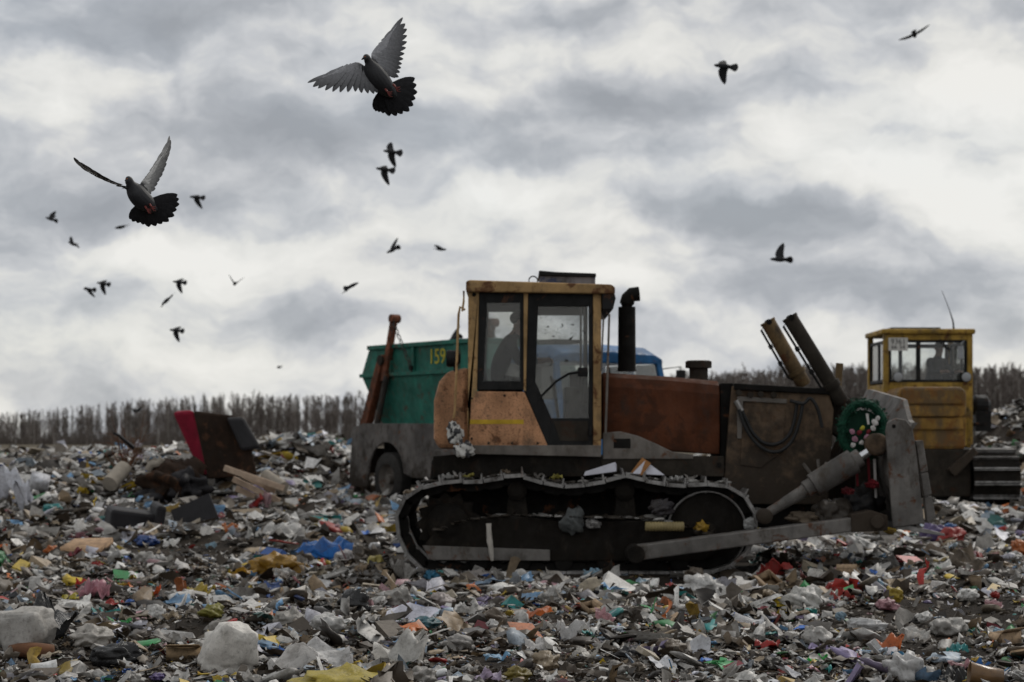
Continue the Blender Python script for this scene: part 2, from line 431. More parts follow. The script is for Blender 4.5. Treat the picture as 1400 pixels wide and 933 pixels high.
# ------------------------------------------------------------------ colours of rubbish
PAL = [((.72,.705,.675),20),((.54,.525,.50),15),((.38,.36,.33),8),((.22,.19,.155),9),((.13,.108,.085),11),((.060,.046,.034),15),((.020,.016,.013),13),
       ((.36,.28,.19),5),((.24,.17,.10),4),((.42,.36,.27),4),((.04,.15,.50),1.8),((.18,.36,.58),2.8),((.40,.48,.56),3.4),((.62,.44,.04),1.9),((.42,.27,.04),1.3),
       ((.46,.035,.03),1.6),((.22,.03,.045),1.1),((.04,.28,.09),1.3),((.04,.28,.27),1.5),((.62,.18,.05),1.2),((.50,.30,.33),1.4),((.30,.25,.42),1.0),((.78,.77,.76),5),((.66,.66,.74),3)]
PC = np.array([p[0] for p in PAL]); PW = np.array([p[1] for p in PAL], float); PW /= PW.sum()

def clear_of(x, y):   # no loose rubbish inside tracks, wheels and machine bodies
    a = (x > -1.45) & (x < 2.85) & (y > 21.85) & (y < 24.75)
    b = (x > 6.3) & (x < 9.9) & (y > 35.2) & (y < 39.4)
    dx = x-TRUCK_R[0]; dy = y-TRUCK_R[1]; s = dx*TRUCK_F[0]+dy*TRUCK_F[1]; t = -(dx*TRUCK_N[0]+dy*TRUCK_N[1])
    c = (s > -1.1) & (s < 6.0) & (t > -.1) & (t < 2.5)
    return ~(a | b | c)
def litter():
    r = np.random.default_rng(3)
    near = [('s', [t_sheet(r, 5, .40) for _ in range(40)], 38), ('b', [t_bag(r, 2, .62, 14, 1.6)  for q in range(24)], 18), ('w', [t_sheet(r, 8, .36, 2, r.uniform(.10, .30)) for _ in range(16)], 20),
            ('o', [t_bottle(r) for _ in range(5)], 1.6), ('c', [t_cup(r) for _ in range(5)], 1.0), ('x', [t_box(r) for _ in range(10)], 9), ('k', [t_stick(r) for _ in range(8)], 7)]
    far = [('s', [t_sheet(r, 3, .36) for _ in range(24)], 46), ('b', [t_bag(r, 2, .6, 12, 1.6) if q < 8 else t_bag(r, 1, .5, 8, 1.2) for q in range(24)], 24), ('w', [t_sheet(r, 4, .36, 1, r.uniform(.15, .35)) for _ in range(10)], 12),
           ('x', [t_box(r) for _ in range(10)], 12), ('k', [t_stick(r) for _ in range(6)], 4)]
    crumb = [('s', [t_sheet(r, 2, .4) for _ in range(30)], 60), ('k', [t_sheet(r, 3, .5, 1, .10) for _ in range(12)], 25), ('x', [t_box(r) for _ in range(10)], 15)]
    VV = []; FF = []; CC = []; SS = []; base = 0
    def zone(y0, y1, per, lib, med, smax, lift, mg=1.22, pal=None, bare=1.0, sig=.78, flat=.7):
        nonlocal base
        area = .257*mg*(y1*y1-y0*y0); n = int(area*per)
        y = np.sqrt(r.uniform(y0*y0, y1*y1, n)); x = r.uniform(-1, 1, n)*.257*mg*y
        # bare trodden soil between drifts of rubbish
        dens = 1.2*vnoise(x*.55, y*.4, 21)+.9*vnoise(x*1.7, y*1.2, 22)+.5*vnoise(x*4, y*3, 23)+.36+.08*U(y, 15, 22)+.40*U(y, 26, 34)*(x < -2)
        lane = np.exp(-((y-(24.6-.25*x))/1.6)**2)*(x < .5)+.8*np.exp(-((y-20.6)/.8)**2)*(x > 1.5)      # dark wheel lanes behind and before the tracks
        keep = (r.uniform(size=n) < np.clip(dens*1.7*bare, .10*bare, 1)*(1-.85*np.clip(lane, 0, 1))) & clear_of(x, y)
        if med > .04:   # larger single pieces lie on top of the loose litter
            for (tx_, ty_, tr_) in TAKEN: keep &= ((x-tx_)**2+((y-ty_+tr_*.35)*.8)**2 > (tr_*.80)**2)
        x = x[keep]; y = y[keep]; n = len(x)
        sz = np.clip(med*np.exp(r.normal(size=n)*sig), med*.25, smax)
        kinds = r.choice(len(lib), n, p=np.array([q[2] for q in lib])/sum(q[2] for q in lib))
        ci = r.choice(len(PC), n, p=(PW if y0 < 27 else FW) if pal is None else pal); col = PC[ci]*r.uniform(.7, 1.2, (n, 1))
        mud = r.uniform(0, 1, (n, 1))**2.6*.75*(1-.35*U(y, 24, 36))[:, None]; col = col*(1-mud)+np.array([[.050, .037, .026]])*mud
        z = H(x, y)+r.uniform(-.015, lift, n)*np.clip(dens[keep]*1.4, .15, 1)
        yaw = r.uniform(0, 6.283, n); tx = r.normal(size=n)*.38; ty = r.normal(size=n)*.38; fl = r.uniform(.35, 1.0, n)*flat
        for i in range(n):
            k, ts, _ = lib[kinds[i]]; V, Fc = ts[r.integers(len(ts))]
            s = sz[i]*(1.5 if k in 'wk' else 1.0)
            ca, sa = math.cos(yaw[i]), math.sin(yaw[i]); cx, sx = math.cos(tx[i]), math.sin(tx[i]); cy, sy = math.cos(ty[i]), math.sin(ty[i])
            Rm = np.array([[ca, -sa, 0], [sa, ca, 0], [0, 0, 1]]) @ np.array([[1, 0, 0], [0, cx, -sx], [0, sx, cx]]) @ np.array([[cy, 0, sy], [0, 1, 0], [-sy, 0, cy]])
            W = (V*np.array([s, s, s*fl[i]])) @ Rm.T + np.array([x[i], y[i], z[i]+s*.06])
            VV.append(W); FF.append(Fc+base); base += len(W); SS.append(np.full(len(Fc), k in 'sbwoc'))
            CC.append(np.repeat(col[i][None], len(W), 0))
    FW = PW.copy(); FW[[0, 1, -1, -2]] *= 1.9; FW /= FW.sum()
    darkpal = PW*np.array([.35,.4,.6,1.2,2.4,4.5,3.5,1.2,2.0,.8]+[.6]*(len(PW)-10)); darkpal /= darkpal.sum()
    zone(11.2, 14, 270, near, .047, .26, .06)
    zone(14, 18, 215, near, .054, .28, .07)
    zone(18, 27, 118, near, .070, .32, .08, 1.15)
    zone(27, 36, 78, far, .115, .36, .11, 1.2)
    zone(36, 50, 46, far, .15, .42, .16, 1.2)
    zone(50, 72, 9, far, .22, .5, .2, 1.2)
    zone(11.2, 16, 620, crumb, .036, .09, .03, 1.3, darkpal, 2.2, .5)
    zone(16, 24, 230, crumb, .050, .11, .03, 1.2, darkpal, 2.2, .5)
    zone(24, 42, 70, crumb, .085, .2, .05, 1.2, darkpal, 2.2, .5)
    V = np.concatenate(VV); Fa = np.concatenate(FF); C = np.concatenate(CC)
    me = bpy.data.meshes.new('loose_litter')
    me.vertices.add(len(V)); me.vertices.foreach_set('co', V.ravel().astype(np.float32))
    me.loops.add(Fa.size); me.loops.foreach_set('vertex_index', Fa.ravel().astype(np.int32))
    me.polygons.add(len(Fa)); me.polygons.foreach_set('loop_start', np.arange(0, Fa.size, 3, dtype=np.int32))
    me.polygons.foreach_set('use_smooth', np.concatenate(SS))
    me.update()
    at = me.color_attributes.new('Col', 'FLOAT_COLOR', 'POINT')
    at.data.foreach_set('color', np.concatenate([C, np.ones((len(C), 1))], 1).ravel().astype(np.float32))
    o = link('loose_litter', me, None, M['litter'])
    tag(o, 'countless small scraps of plastic, paper and film strewn over the dump', 'litter', kind='stuff')

# ------------------------------------------------------------------ far bare wood
def colmat(name, rough=.85):
    m, nt, b = nodes_of(name)
    a = nt.nodes.new('ShaderNodeAttribute'); a.attribute_name = 'Col'
    nt.links.new(mixc(nt, ramp(nt, tex(nt, 2, 4), .3, .7, 0, .35), a.outputs['Color'], (.05, .045, .04)), b.inputs['Base Color'])
    b.inputs['Roughness'].default_value = rough; return m
M['wood'] = colmat('bare_wood')  # tree and scrub colours are lightened to stand in for distance haze
def tri_mesh(name, V, Fa, C=None):
    me = bpy.data.meshes.new(name); V = np.asarray(V, float); Fa = np.asarray(Fa)
    me.vertices.add(len(V)); me.vertices.foreach_set('co', V.ravel().astype(np.float32))
    me.loops.add(Fa.size); me.loops.foreach_set('vertex_index', Fa.ravel().astype(np.int32))
    me.polygons.add(len(Fa)); me.polygons.foreach_set('loop_start', np.arange(0, Fa.size, 3, dtype=np.int32))
    me.update()
    if C is not None:
        at = me.color_attributes.new('Col', 'FLOAT_COLOR', 'POINT'); C = np.asarray(C, float)
        at.data.foreach_set('color', np.concatenate([C, np.ones((len(C), 1))], 1).ravel().astype(np.float32))
    return me
def stick3(p, q, r0, r1):   # three sided tapered stick
    d = q-p; d = d/np.linalg.norm(d); u = np.cross(d, (0.3, .9, .2)); u /= np.linalg.norm(u); w = np.cross(d, u)
    v = [p+(u*math.cos(a)+w*math.sin(a))*r0 for a in (0, 2.094, 4.189)]+[q+(u*math.cos(a)+w*math.sin(a))*r1 for a in (0, 2.094, 4.189)]
    f = [(0,1,4),(0,4,3),(1,2,5),(1,5,4),(2,0,3),(2,3,5)]; return v, f
def bare_tree(r, pale):
    # unit height tree; returns trunk and crown arrays
    lean = r.normal(size=2)*.04; tv, tf = [], []; pts = [np.array([lean[0]*t+r.normal()*.006, lean[1]*t, t]) for t in (0, .3, .6, .98)]
    rad = [.017, .014, .009, .0025]
    for a in range(3):
        v, f = stick3(pts[a], pts[a+1], rad[a], rad[a+1]); b = len(tv); tv += v; tf += [tuple(i+b for i in q) for q in f]
    cv, cf = [], []
    def at(t):
        k = min(int(t/.33), 2); u = (t-(0, .3, .6)[k])/(.3, .3, .38)[k]; return pts[k]*(1-u)+pts[k+1]*u
    for k in range(22):
        t = r.uniform(.10, .97); a = r.uniform(0, 6.283); L = (.30*(1-t)+.06)*r.uniform(.6, 1.15)
        p = at(t); q = p+np.array([math.cos(a)*L*.36, math.sin(a)*L*.36, L*r.uniform(.6, 1.1)])
        v, f = stick3(p, q, .007, .002); b = len(cv); cv += v; cf += [tuple(i+b for i in z) for z in f]
        for j in range(9):
            s = p+(q-p)*r.uniform(.25, 1); e = s+np.array([r.normal()*.42, r.normal()*.42, r.uniform(.2, 1)])*L*.55
            w = np.array([.0045, .002, 0]); b = len(cv); cv += [s-w, s+w, e]; cf.append((b, b+1, b+2))
    return np.array(tv), np.array(tf), np.array(cv), np.array(cf)
def wood():
    r = np.random.default_rng(8)
    lib = [bare_tree(r, False) for _ in range(14)]
    dist = lambda px: np.interp(px, [-700, 0, 300, 480, 960, 1080, 1400, 2100], [560, 500, 400, 380, 290, 265, 250, 230])
    top = lambda px: np.interp(px, [-700, 0, 70, 200, 300, 460, 960, 1080, 1180, 1400, 2100], [572, 566, 558, 548, 541, 541, 513, 504, 502, 503, 500])
    V, Fa, C = [], [], []; base = 0
    front = []
    for k in range(2050):
        px = r.uniform(-250, 1650) if k % 3 else r.uniform(880, 1500); dp = r.uniform(0, 1)*90; Y = dist(px)+dp
        h = (1.5+(HOR-top(px))*Y/F)*r.uniform(.86, 1.04)*(1.06 if r.uniform() < .08 else 1)
        if dp < 9 and -40 < px < 1440 and len(front) < 90: front.append((px, Y, h, r.integers(14), r.uniform(0, 6.28), r.uniform() < .5)); continue
        tv, tf, cv, cf = lib[r.integers(14)]; a = r.uniform(0, 6.283)
        Rm = np.array([[math.cos(a), -math.sin(a), 0], [math.sin(a), math.cos(a), 0], [0, 0, 1]])
        fat = 1.0
        for (v, f, isT) in ((tv, tf, True), (cv, cf, False)):
            W = (v*np.array([fat, fat, 1])*h) @ Rm.T+np.array([(px-700)*Y/F, Y, -.1])
            pale = r.uniform() < .45
            c = np.array([.36, .34, .31]) if (isT and pale) else np.array([.16, .136, .122])*r.uniform(.75, 1.25)
            V.append(W); Fa.append(f+base); C.append(np.repeat(c[None], len(W), 0)); base += len(W)
    # scrub at the foot of the wood
    for k in range(5000):
        px = r.uniform(-350, 1750); Y = dist(px)+r.uniform(0, 60); x = (px-700)*Y/F; h = r.uniform(1.5, 5.0)
        p = np.array([x, Y, 0]); b = base
        for j in range(5):
            e = p+np.array([r.normal()*.7, r.normal()*.7, h*r.uniform(.6, 1)]); w = np.array([.09, 0, 0])
            V.append(np.array([p-w, p+w, e])); Fa.append(np.array([[0, 1, 2]])+base); C.append(np.repeat(np.array([[.14, .118, .104]])*r.uniform(.7, 1.2), 3, 0)); base += 3
    o = link('far_wood', tri_mesh('far_wood', np.concatenate(V), np.concatenate(Fa), np.concatenate(C)), None, M['wood'])
    tag(o, 'grey brown mass of bare trees along the horizon', 'wood', kind='stuff')
    # front row trees one can tell apart
    meshes = []
    for (tv, tf, cv, cf) in lib:
        meshes.append([tri_mesh('trunk', tv, tf, np.repeat(np.array([c]), len(tv), 0)) for c in ((.38, .36, .33), (.13, .11, .098))]+[tri_mesh('crown', cv, cf, np.repeat(np.array([[.14, .117, .104]]), len(cv), 0))])
    for (px, Y, h, li, a, pale) in front:
        t = empty('birch_tree' if pale else 'bare_tree', ((px-700)*Y/F, Y, -.1), a); t.scale = (h, h, h)
        side = 'left of the container' if px < 640 else 'behind the bulldozer'
        tag(t, f"{'pale trunked bare birch' if pale else 'dark trunked bare tree'} at the far wood edge {side}", 'tree', f"{'birches' if pale else 'dark trees'} at the wood edge, {side}")
        link('trunk', meshes[li][0 if pale else 1], t, M['wood']); link('crown', meshes[li][2], t, M['wood'])
wood()
# ------------------------------------------------------------------ machine materials
M['orange'] = paint('faded_orange_paint', (.47, .245, .130), rust=.30, mud=.40, rough=.55, spots=1.1, mudcol=(.13, .085, .055))
M['orange_post'] = paint('worn_yellow_orange_paint', (.40, .255, .115), rust=.32, mud=.32, rough=.55, spots=.3, mudcol=(.10, .08, .06))
M['stripe'] = paint('yellow_stripe_paint', (.48, .31, .03), rust=.1, mud=.3)
M['rusty'] = paint('burnt_rusty_metal', (.088, .030, .014), rust=.45, mud=.38, rough=.75, rustcol=(.055, .022, .012), mudcol=(.035, .024, .018), scale=.7)
M['black'] = paint('black_frame_paint', (.014, .014, .014), rust=.05, mud=.16, rough=.5, mudcol=(.05, .043, .036))
M['mudmetal'] = paint('muddy_shade_darkened_metal', (.034, .028, .022), rust=.3, mud=.5, rough=.85, rustcol=(.04, .022, .014), mudcol=(.044, .036, .028))  # mud on metal, with missing occlusion shade darkened into the colour
M['dark'] = paint('shade_darkened_metal', (.009, .008, .007), rust=.1, mud=.3, rough=.75, mudcol=(.018, .015, .012))  # dark metal, lowered further to hold shade the even sky light leaves out
M['greymetal'] = paint('dusty_grey_metal', (.15, .135, .12), rust=.25, mud=.4, rough=.6, mudcol=(.085, .072, .058))
M['guard'] = paint('muddy_brown_guard_plate', (.125, .085, .055), rust=.35, mud=.45, rough=.7, splash=1.45, rustcol=(.07, .038, .02), mudcol=(.034, .027, .021), scale=.6)
M['worn'] = paint('worn_bright_steel', (.30, .29, .28), rust=.12, mud=.48, rough=.42, metallic=.6)
M['bladesteel'] = paint('scuffed_blade_steel', (.155, .145, .135), rust=.25, mud=.42, rough=.6, metallic=.3, mudcol=(.065, .054, .043))
M['cylbrown'] = paint('brown_yellow_cylinder_paint', (.13, .085, .04), rust=.4, mud=.5)
M['gear'] = paint('shade_darkened_running_gear', (.011, .009, .007), rust=.2, mud=.40, rough=.8, rustcol=(.018, .011, .007), mudcol=(.026, .021, .016))  # running gear colour lowered to paint in the shade under the overhang
M['chrome'] = plain('chrome_rod', (.6, .6, .62), .2, .1, 1.0)
M['rubber'] = plain('rubber_hose', (.018, .018, .018), .55, .3)
M['glass'] = glass('dusty_cab_glass', .95, .22, .85)
M['glass2'] = glass('grimy_cab_glass', .93, .17, .5)
M['clear'] = glass('windscreen_glass', .97, .07, .1)

def prism_px(mb, pts, Y0, Y1):    # side silhouette given in photo pixels at depth Y0, swept to Y1
    a = [P(x, y, Y0) for x, y in pts]; return mb.prism(a, (0, Y1-Y0, 0))
def pxbox(mb, x0, y0, x1, y1, Y0, Y1): return prism_px(mb, [(x0, y1), (x1, y1), (x1, y0), (x0, y0)], Y0, Y1)

# ------------------------------------------------------------------ people in the cabs (seated)
M['cloth'] = plain('dark_work_jacket', (.020, .021, .024), .85, .3)
M['cloth2'] = plain('dark_blue_work_jacket', (.028, .032, .040), .85, .3)
M['skin'] = plain('weathered_skin', (.26, .15, .11), .55, .12)
M['cap'] = plain('dark_knit_cap', (.014, .014, .016), .9, .2)
M['trousers'] = plain('dark_trousers', (.018, .018, .020), .9, .2)
def person(seat, yaw, label, jacket, lean=.10, head_turn=0.0, cap=True, tilt=0.0, shift=0.0):
    """Seated figure. seat = point on the seat top; local +x is forward."""
    root = empty('person', seat, yaw, org=(0, 0, 0))
    tag(root, label, 'person')
    L = lambda x, y, z: Vector((x, y, z))
    js = []; es = []
    def j(p, r, parent=None):
        js.append((Vector(p), r)); k = len(js)-1
        if parent is not None: es.append((parent, k))
        return k
    pel = j(L(0, 0, .12), (.16, .13)); wai = j(L(lean*.4, 0, .30), (.155, .12), pel); che = j(L(lean, 0, .50), (.175, .13), wai)
    nb = j(L(lean*1.25, 0, .62), (.10, .085), che); nk = j(L(lean*1.5, 0, .69), (.058, .06), nb)
    hd = j(L(lean*1.6+.01, 0, .77), (.072, .085), nk); ht = j(L(lean*1.65+.005, 0, .87), (.066, .080), hd); j(L(lean*1.65-.01, 0, .905), (.045, .055), ht)
    for s in (1, -1):
        sh = j(L(lean, s*.19, .57), (.075, .075), che); el = j(L(lean+.13, s*.25, .34), (.050, .050), sh); wr = j(L(lean+.36, s*.17, .36), (.034, .034), el)
        pm = j(L(lean+.42, s*.165, .37), (.036, .022), wr); kn = j(L(lean+.46, s*.165, .375), (.038, .020), pm)
        for q, (dy, ln) in enumerate(((-.030, .062), (-.010, .072), (.010, .068), (.029, .054))):
            f1 = j(L(lean+.465+ln*.5, s*.165+dy, .372), (.009, .009), kn); j(L(lean+.46+ln*.75, s*.165+dy, .335), (.008, .008), f1)
        th = j(L(lean+.45, s*.165-s*.045, .355), (.010, .010), pm); j(L(lean+.485, s*.165-s*.05, .345), (.008, .008), th)
        hp = j(L(.05, s*.10, .09), (.095, .095), pel); knn = j(L(.47, s*.13, .10), (.068, .068), hp); an = j(L(.52, s*.13, -.32), (.045, .045), knn); j(L(.66, s*.14, -.36), (.042, .032), an)
    me = bpy.data.meshes.new('body'); me.from_pydata([p for p, _ in js], es, [])
    o = link('body', me, root); o.modifiers.new('skin', 'SKIN')
    for k, (p, r) in enumerate(js): me.skin_vertices[0].data[k].radius = r
    me.skin_vertices[0].data[0].use_root = True
    sub = o.modifiers.new('sub', 'SUBSURF'); sub.levels = 2; sub.render_levels = 2
    dg = bpy.context.evaluated_depsgraph_get(); ev = bpy.data.meshes.new_from_object(o.evaluated_get(dg))
    o.modifiers.clear(); o.data = ev; bpy.data.meshes.remove(me)
    ev.materials.clear()
    for m in (M['skin'], jacket, M['trousers']): ev.materials.append(m)
    for p in ev.polygons:
        c = p.center; p.use_smooth = True
        if c.z > .665: p.material_index = 0
        elif c.x > lean+.335 and c.z > .25: p.material_index = 0
        elif c.z < .16: p.material_index = 2
        else: p.material_index = 1
    # head: nose, brow, ears, mouth; hair or cap
    hx, hz = lean*1.6+.01, .80
    nose = MB(); nose.add([(hx+.07, .014, hz+.015), (hx+.07, -.014, hz+.015), (hx+.105, .012, hz-.022), (hx+.105, -.012, hz-.022), (hx+.07, 0, hz+.05), (hx+.07, 0, hz-.03)], [(0,4,1),(0,1,3,2),(2,3,5),(0,2,5),(1,5,3),(0,4,2),(1,3,4),(4,3,2)])
    for s in (1, -1):
        nose.ring((hx-.015, s*.078, hz+.005), (hx-.01, s*.094, hz+.005), [(0, .024), (.6, .028), (1, .018)], 8)
        nose.ring((hx+.068, s*.030, hz+.032), (hx+.082, s*.030, hz+.030), [(0, .014), (.7, .012), (1, .004)], 8)
    nose.box((hx+.076, 0, hz-.052), (.012, .045, .010))
    nose.build('face', M['skin'], root, smooth=True)
    v, f = ico(3); v = v*np.array([.108, .092, .085])+np.array([hx-.012, 0, hz+.055])
    keep = [q for q in f if np.mean(v[q][:, 2]) > hz+.030-(.10 if np.mean(v[q][:, 0]) < hx-.02 else 0)]
    mb = MB(); mb.add(v.tolist(), [tuple(int(a) for a in q) for q in keep])
    if cap: mb.ring((hx, 0, hz+.032), (hx, 0, hz+.068), [(0, .108), (.5, .114), (1, .106)], 18)
    mb.build('knit_cap' if cap else 'hair', M['cap'], root, smooth=True)
    return root

# ------------------------------------------------------------------ near bulldozer (side on, blade to the right)
def track_path(pts, Y, n):
    c = catmull([P(x, y, Y) for x, y in pts], 24, True); c.append(c[0])
    d = [0]
    for a, b in zip(c, c[1:]): d.append(d[-1]+(b-a).length)
    T = d[-1]; out = []
    for k in range(n):
        s = T*k/n; i = max(q for q in range(len(d)) if d[q] <= s); i = min(i, len(c)-2); t = (s-d[i])/(d[i+1]-d[i])
        p = c[i].lerp(c[i+1], t); tg = (c[i+1]-c[i]).normalized(); out.append((p, tg))
    return out, T/n
def shoe_mesh(pitch, w, two=False):
    mb = MB()
    mb.box((0, 0, -.016), (pitch*.96, w, .040))
    mb.prism([(pitch*.36, -w/2, 0), (pitch*.47, -w/2, 0), (pitch*.45, -w/2, .072), (pitch*.40, -w/2, .072)], (0, w, 0))
    mb.box((-pitch*.46, 0, .012), (pitch*.10, w*.98, .022))
    me = bpy.data.meshes.new('track_shoe'); me.from_pydata(mb.v, [], mb.f); me.update(); me.materials.append(M['gear'] if two else M['worn']); me.materials.append(M['worn'])
    if two:
        for p in me.polygons:
            if p.center.z > .02: p.material_index = 1
    bm = bmesh.new(); bm.from_mesh(me); bmesh.ops.recalc_face_normals(bm, faces=bm.faces); bm.to_mesh(me); bm.free()
    lk = MB()
    for s in (-1, 1):
        lk.prism([(-pitch*.52, s*w*.17-.02, -.025), (pitch*.52, s*w*.17-.02, -.025), (pitch*.52, s*w*.17-.02, -.10), (pitch*.3, s*w*.17-.02, -.125), (-pitch*.3, s*w*.17-.02, -.125), (-pitch*.52, s*w*.17-.02, -.10)], (0, .04, 0))
    lk.cyl((pitch*.5, -w*.22, -.075), (pitch*.5, w*.22, -.075), .028, n=8)
    ml = bpy.data.meshes.new('track_link'); ml.from_pydata(lk.v, [], lk.f); ml.update(); ml.materials.append(M['dark'])
    return me, ml

def dozer():
    root = empty('bulldozer', (.7, 23.3, 0))
    tag(root, 'orange tracked bulldozer with rusty hood, seen side on with its blade to the right', 'bulldozer')
    B = lambda mb, name, mat, bev=.008, par=root, sm=False: mb.build(name, mat, par, bev, sm)
    YN, YF = 22.05, 24.05       # outer face of near track, inner face of far track
    path = [(590,662),(620,657),(650,657),(680,653),(707,649),(738,657),(775,663),(815,659),(855,650),(890,657),(925,662),(960,661),(988,663),(1012,673),(1030,694),(1035,720),(1026,750),(1000,774),(960,785),(880,786),(780,786),(690,786),(620,786),(584,783),(560,765),(546,740),(541,712),(548,688),(566,671)]
    shoes, pitch = track_path(path, YN, 40)
    sm, lm = shoe_mesh(pitch, .5)
    for (y0, nm) in ((YN, 'near'), (YF, 'far')):
        tr = MB()
        # drive sprocket, idler, rollers and frame belong to the running gear; the chain is the part "track"
        t = empty('track', (0, 0, 0)); t.parent = root; t.location = (0, 0, 0); ORG[t.name] = ORG[root.name]
        for (p, tg) in shoes:
            ang = math.atan2(tg.z, tg.x)
            for nme, me in (('track_shoe', sm), ('track_link', lm)):
                o = link(nme, me, t); o.location = Vector((p.x, y0+.25, p.z))-ORG[root.name]; o.rotation_euler = (0, -ang, 0)
        yc = y0+.25
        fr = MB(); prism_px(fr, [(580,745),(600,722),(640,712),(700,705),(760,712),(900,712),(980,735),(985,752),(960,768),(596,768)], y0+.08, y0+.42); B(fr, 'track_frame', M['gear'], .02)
        fg = MB(); prism_px(fg, [(577,746),(588,766),(752,767),(752,752)], y0+.045, y0+.078); B(fg, 'roller_guard', M['bladesteel'], .006)
        sp = MB(); c = P(612, 718, YN); c.y = yc
        n = 13; pts = []
        for k in range(n*2):
            a = math.pi*k/n; rr = .375 if k % 2 else .30; pts.append((c.x+rr*math.cos(a), yc-.05, c.z+rr*math.sin(a)))
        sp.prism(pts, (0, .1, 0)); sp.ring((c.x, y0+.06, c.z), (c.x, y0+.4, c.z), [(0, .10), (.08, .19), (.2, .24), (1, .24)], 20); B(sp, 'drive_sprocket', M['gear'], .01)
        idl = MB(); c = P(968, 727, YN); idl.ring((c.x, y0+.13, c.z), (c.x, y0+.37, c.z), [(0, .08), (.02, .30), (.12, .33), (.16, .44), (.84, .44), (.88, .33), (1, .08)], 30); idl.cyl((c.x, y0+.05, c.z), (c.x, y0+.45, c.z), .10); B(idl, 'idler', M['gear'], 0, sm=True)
        rim = MB(); rim.ring((c.x, y0+.125, c.z), (c.x, y0+.16, c.z), [(0, .435), (0, .445), (1, .452), (1, .425), (0, .425)], 40, cap=False); B(rim, 'idler_rim', M['worn'], 0, sm=True)
        for px in (655, 713, 771, 829, 887, 930):
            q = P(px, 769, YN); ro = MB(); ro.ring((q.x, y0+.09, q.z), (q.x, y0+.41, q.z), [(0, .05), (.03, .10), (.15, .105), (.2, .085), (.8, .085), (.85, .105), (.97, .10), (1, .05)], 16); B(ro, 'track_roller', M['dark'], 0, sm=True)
        for px, w in ((707, 17), (855, 17)):
            q = P(px, 672, YN); ro = MB(); ro.ring((q.x, y0+.10, q.z), (q.x, y0+.40, q.z), [(0, .06), (.1, .11), (1, .11)], 16)
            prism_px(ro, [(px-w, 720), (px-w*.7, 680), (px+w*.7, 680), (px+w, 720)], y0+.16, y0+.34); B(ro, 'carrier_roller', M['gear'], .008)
    # hull and frame
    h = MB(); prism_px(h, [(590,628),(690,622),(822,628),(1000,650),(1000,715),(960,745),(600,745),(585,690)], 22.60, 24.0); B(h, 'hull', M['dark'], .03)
    h = MB(); prism_px(h, [(592,624),(640,620),(822,622),(822,652),(592,654)], 22.50, 22.60); B(h, 'side_beam', M['gear'], .01)
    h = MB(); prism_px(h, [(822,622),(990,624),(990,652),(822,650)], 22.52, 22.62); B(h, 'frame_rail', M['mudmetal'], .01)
    h = MB(); q = P(983, 636, 22.5); h.cyl((q.x, 22.49, q.z), (q.x, 22.52, q.z), .03, n=6); B(h, 'bolt', M['dark'], 0)
    # rear tank (rounded)
    tk = MB(); prism_px(tk, [(593,600),(593,548),(600,522),(612,508),(641,502),(641,614),(600,614)], 22.62, 24.0); B(tk, 'fuel_tank', M['orange'], .05)
    hl = MB(); q = P(622, 490, 22.55); hl.ring(q+Vector((-.10, .1, 0)), q+Vector((.06, .1, 0)), [(0, .085), (.15, .10), (.7, .09), (1, .05)], 16); hl.tube([q+Vector((0, .1, -.08)), q+Vector((0, .1, -.2))], .02); B(hl, 'rear_lamp', M['black'], 0, sm=True)
    # cab -------------------------------------------------------------------
    YC, YD = 22.45, 24.15
    S = F/YC
    rf = MB(); prism_px(rf, [(637,399),(637,385),(642,383),(836,389),(841,393),(841,402)], YC-.08, YD+.08); B(rf, 'cab_roof', M['orange_post'], .015)
    vis = MB(); prism_px(vis, [(823,402),(840,400),(842,408),(838,424),(824,424)], YC-.06, YD+.06); B(vis, 'roof_visor', M['black'], .015)
    ring = MB(); q = P(729, 384, YC+.3); ring.tube([q+Vector((.05*math.cos(a), 0, .05*math.sin(a))) for a in np.linspace(-.4, 3.5, 12)], .008, 6); B(ring, 'lifting_eye', M['dark'], 0)
    for y in (YC, YD-.09):
        for poly, nm in (([(640,612),(640,399),(655,399),(652,535),(640,560)], 'post'), ([(811,612),(811,402),(822,402),(822,612)], 'post')):
            m = MB(); prism_px(m, poly, y, y+.09); B(m, 'cab_post', M['orange_post'], .008)
    sill = MB(); prism_px(sill, [(640,609),(822,609),(822,625),(640,621)], YC-.02, YD+.02); B(sill, 'cab_sill', M['greymetal'], .008)
    # black surrounds (four bars round each opening) on both flanks, then panes
    def opening(outer, inner, y, name, mat):
        a = [P(x, z, YC) for x, z in outer]; b = [P(x, z, YC) for x, z in inner]; n = len(a)
        m = MB()
        for k in range(n):
            j = (k+1) % n
            vs = [a[k], a[j], b[j], b[k]]; front = [Vector((p.x, y, p.z)) for p in vs]; back = [Vector((p.x, y+.05, p.z)) for p in vs]
            m.hexa(front+back)
        o = B(m, name, mat, .004)
        return o
    def pane(poly, y, name, mat, par):
        m = MB(); m.prism([Vector((P(x, z, YC).x, y, P(x, z, YC).z)) for x, z in poly], (0, .006, 0)); return m.build(name, mat, par)
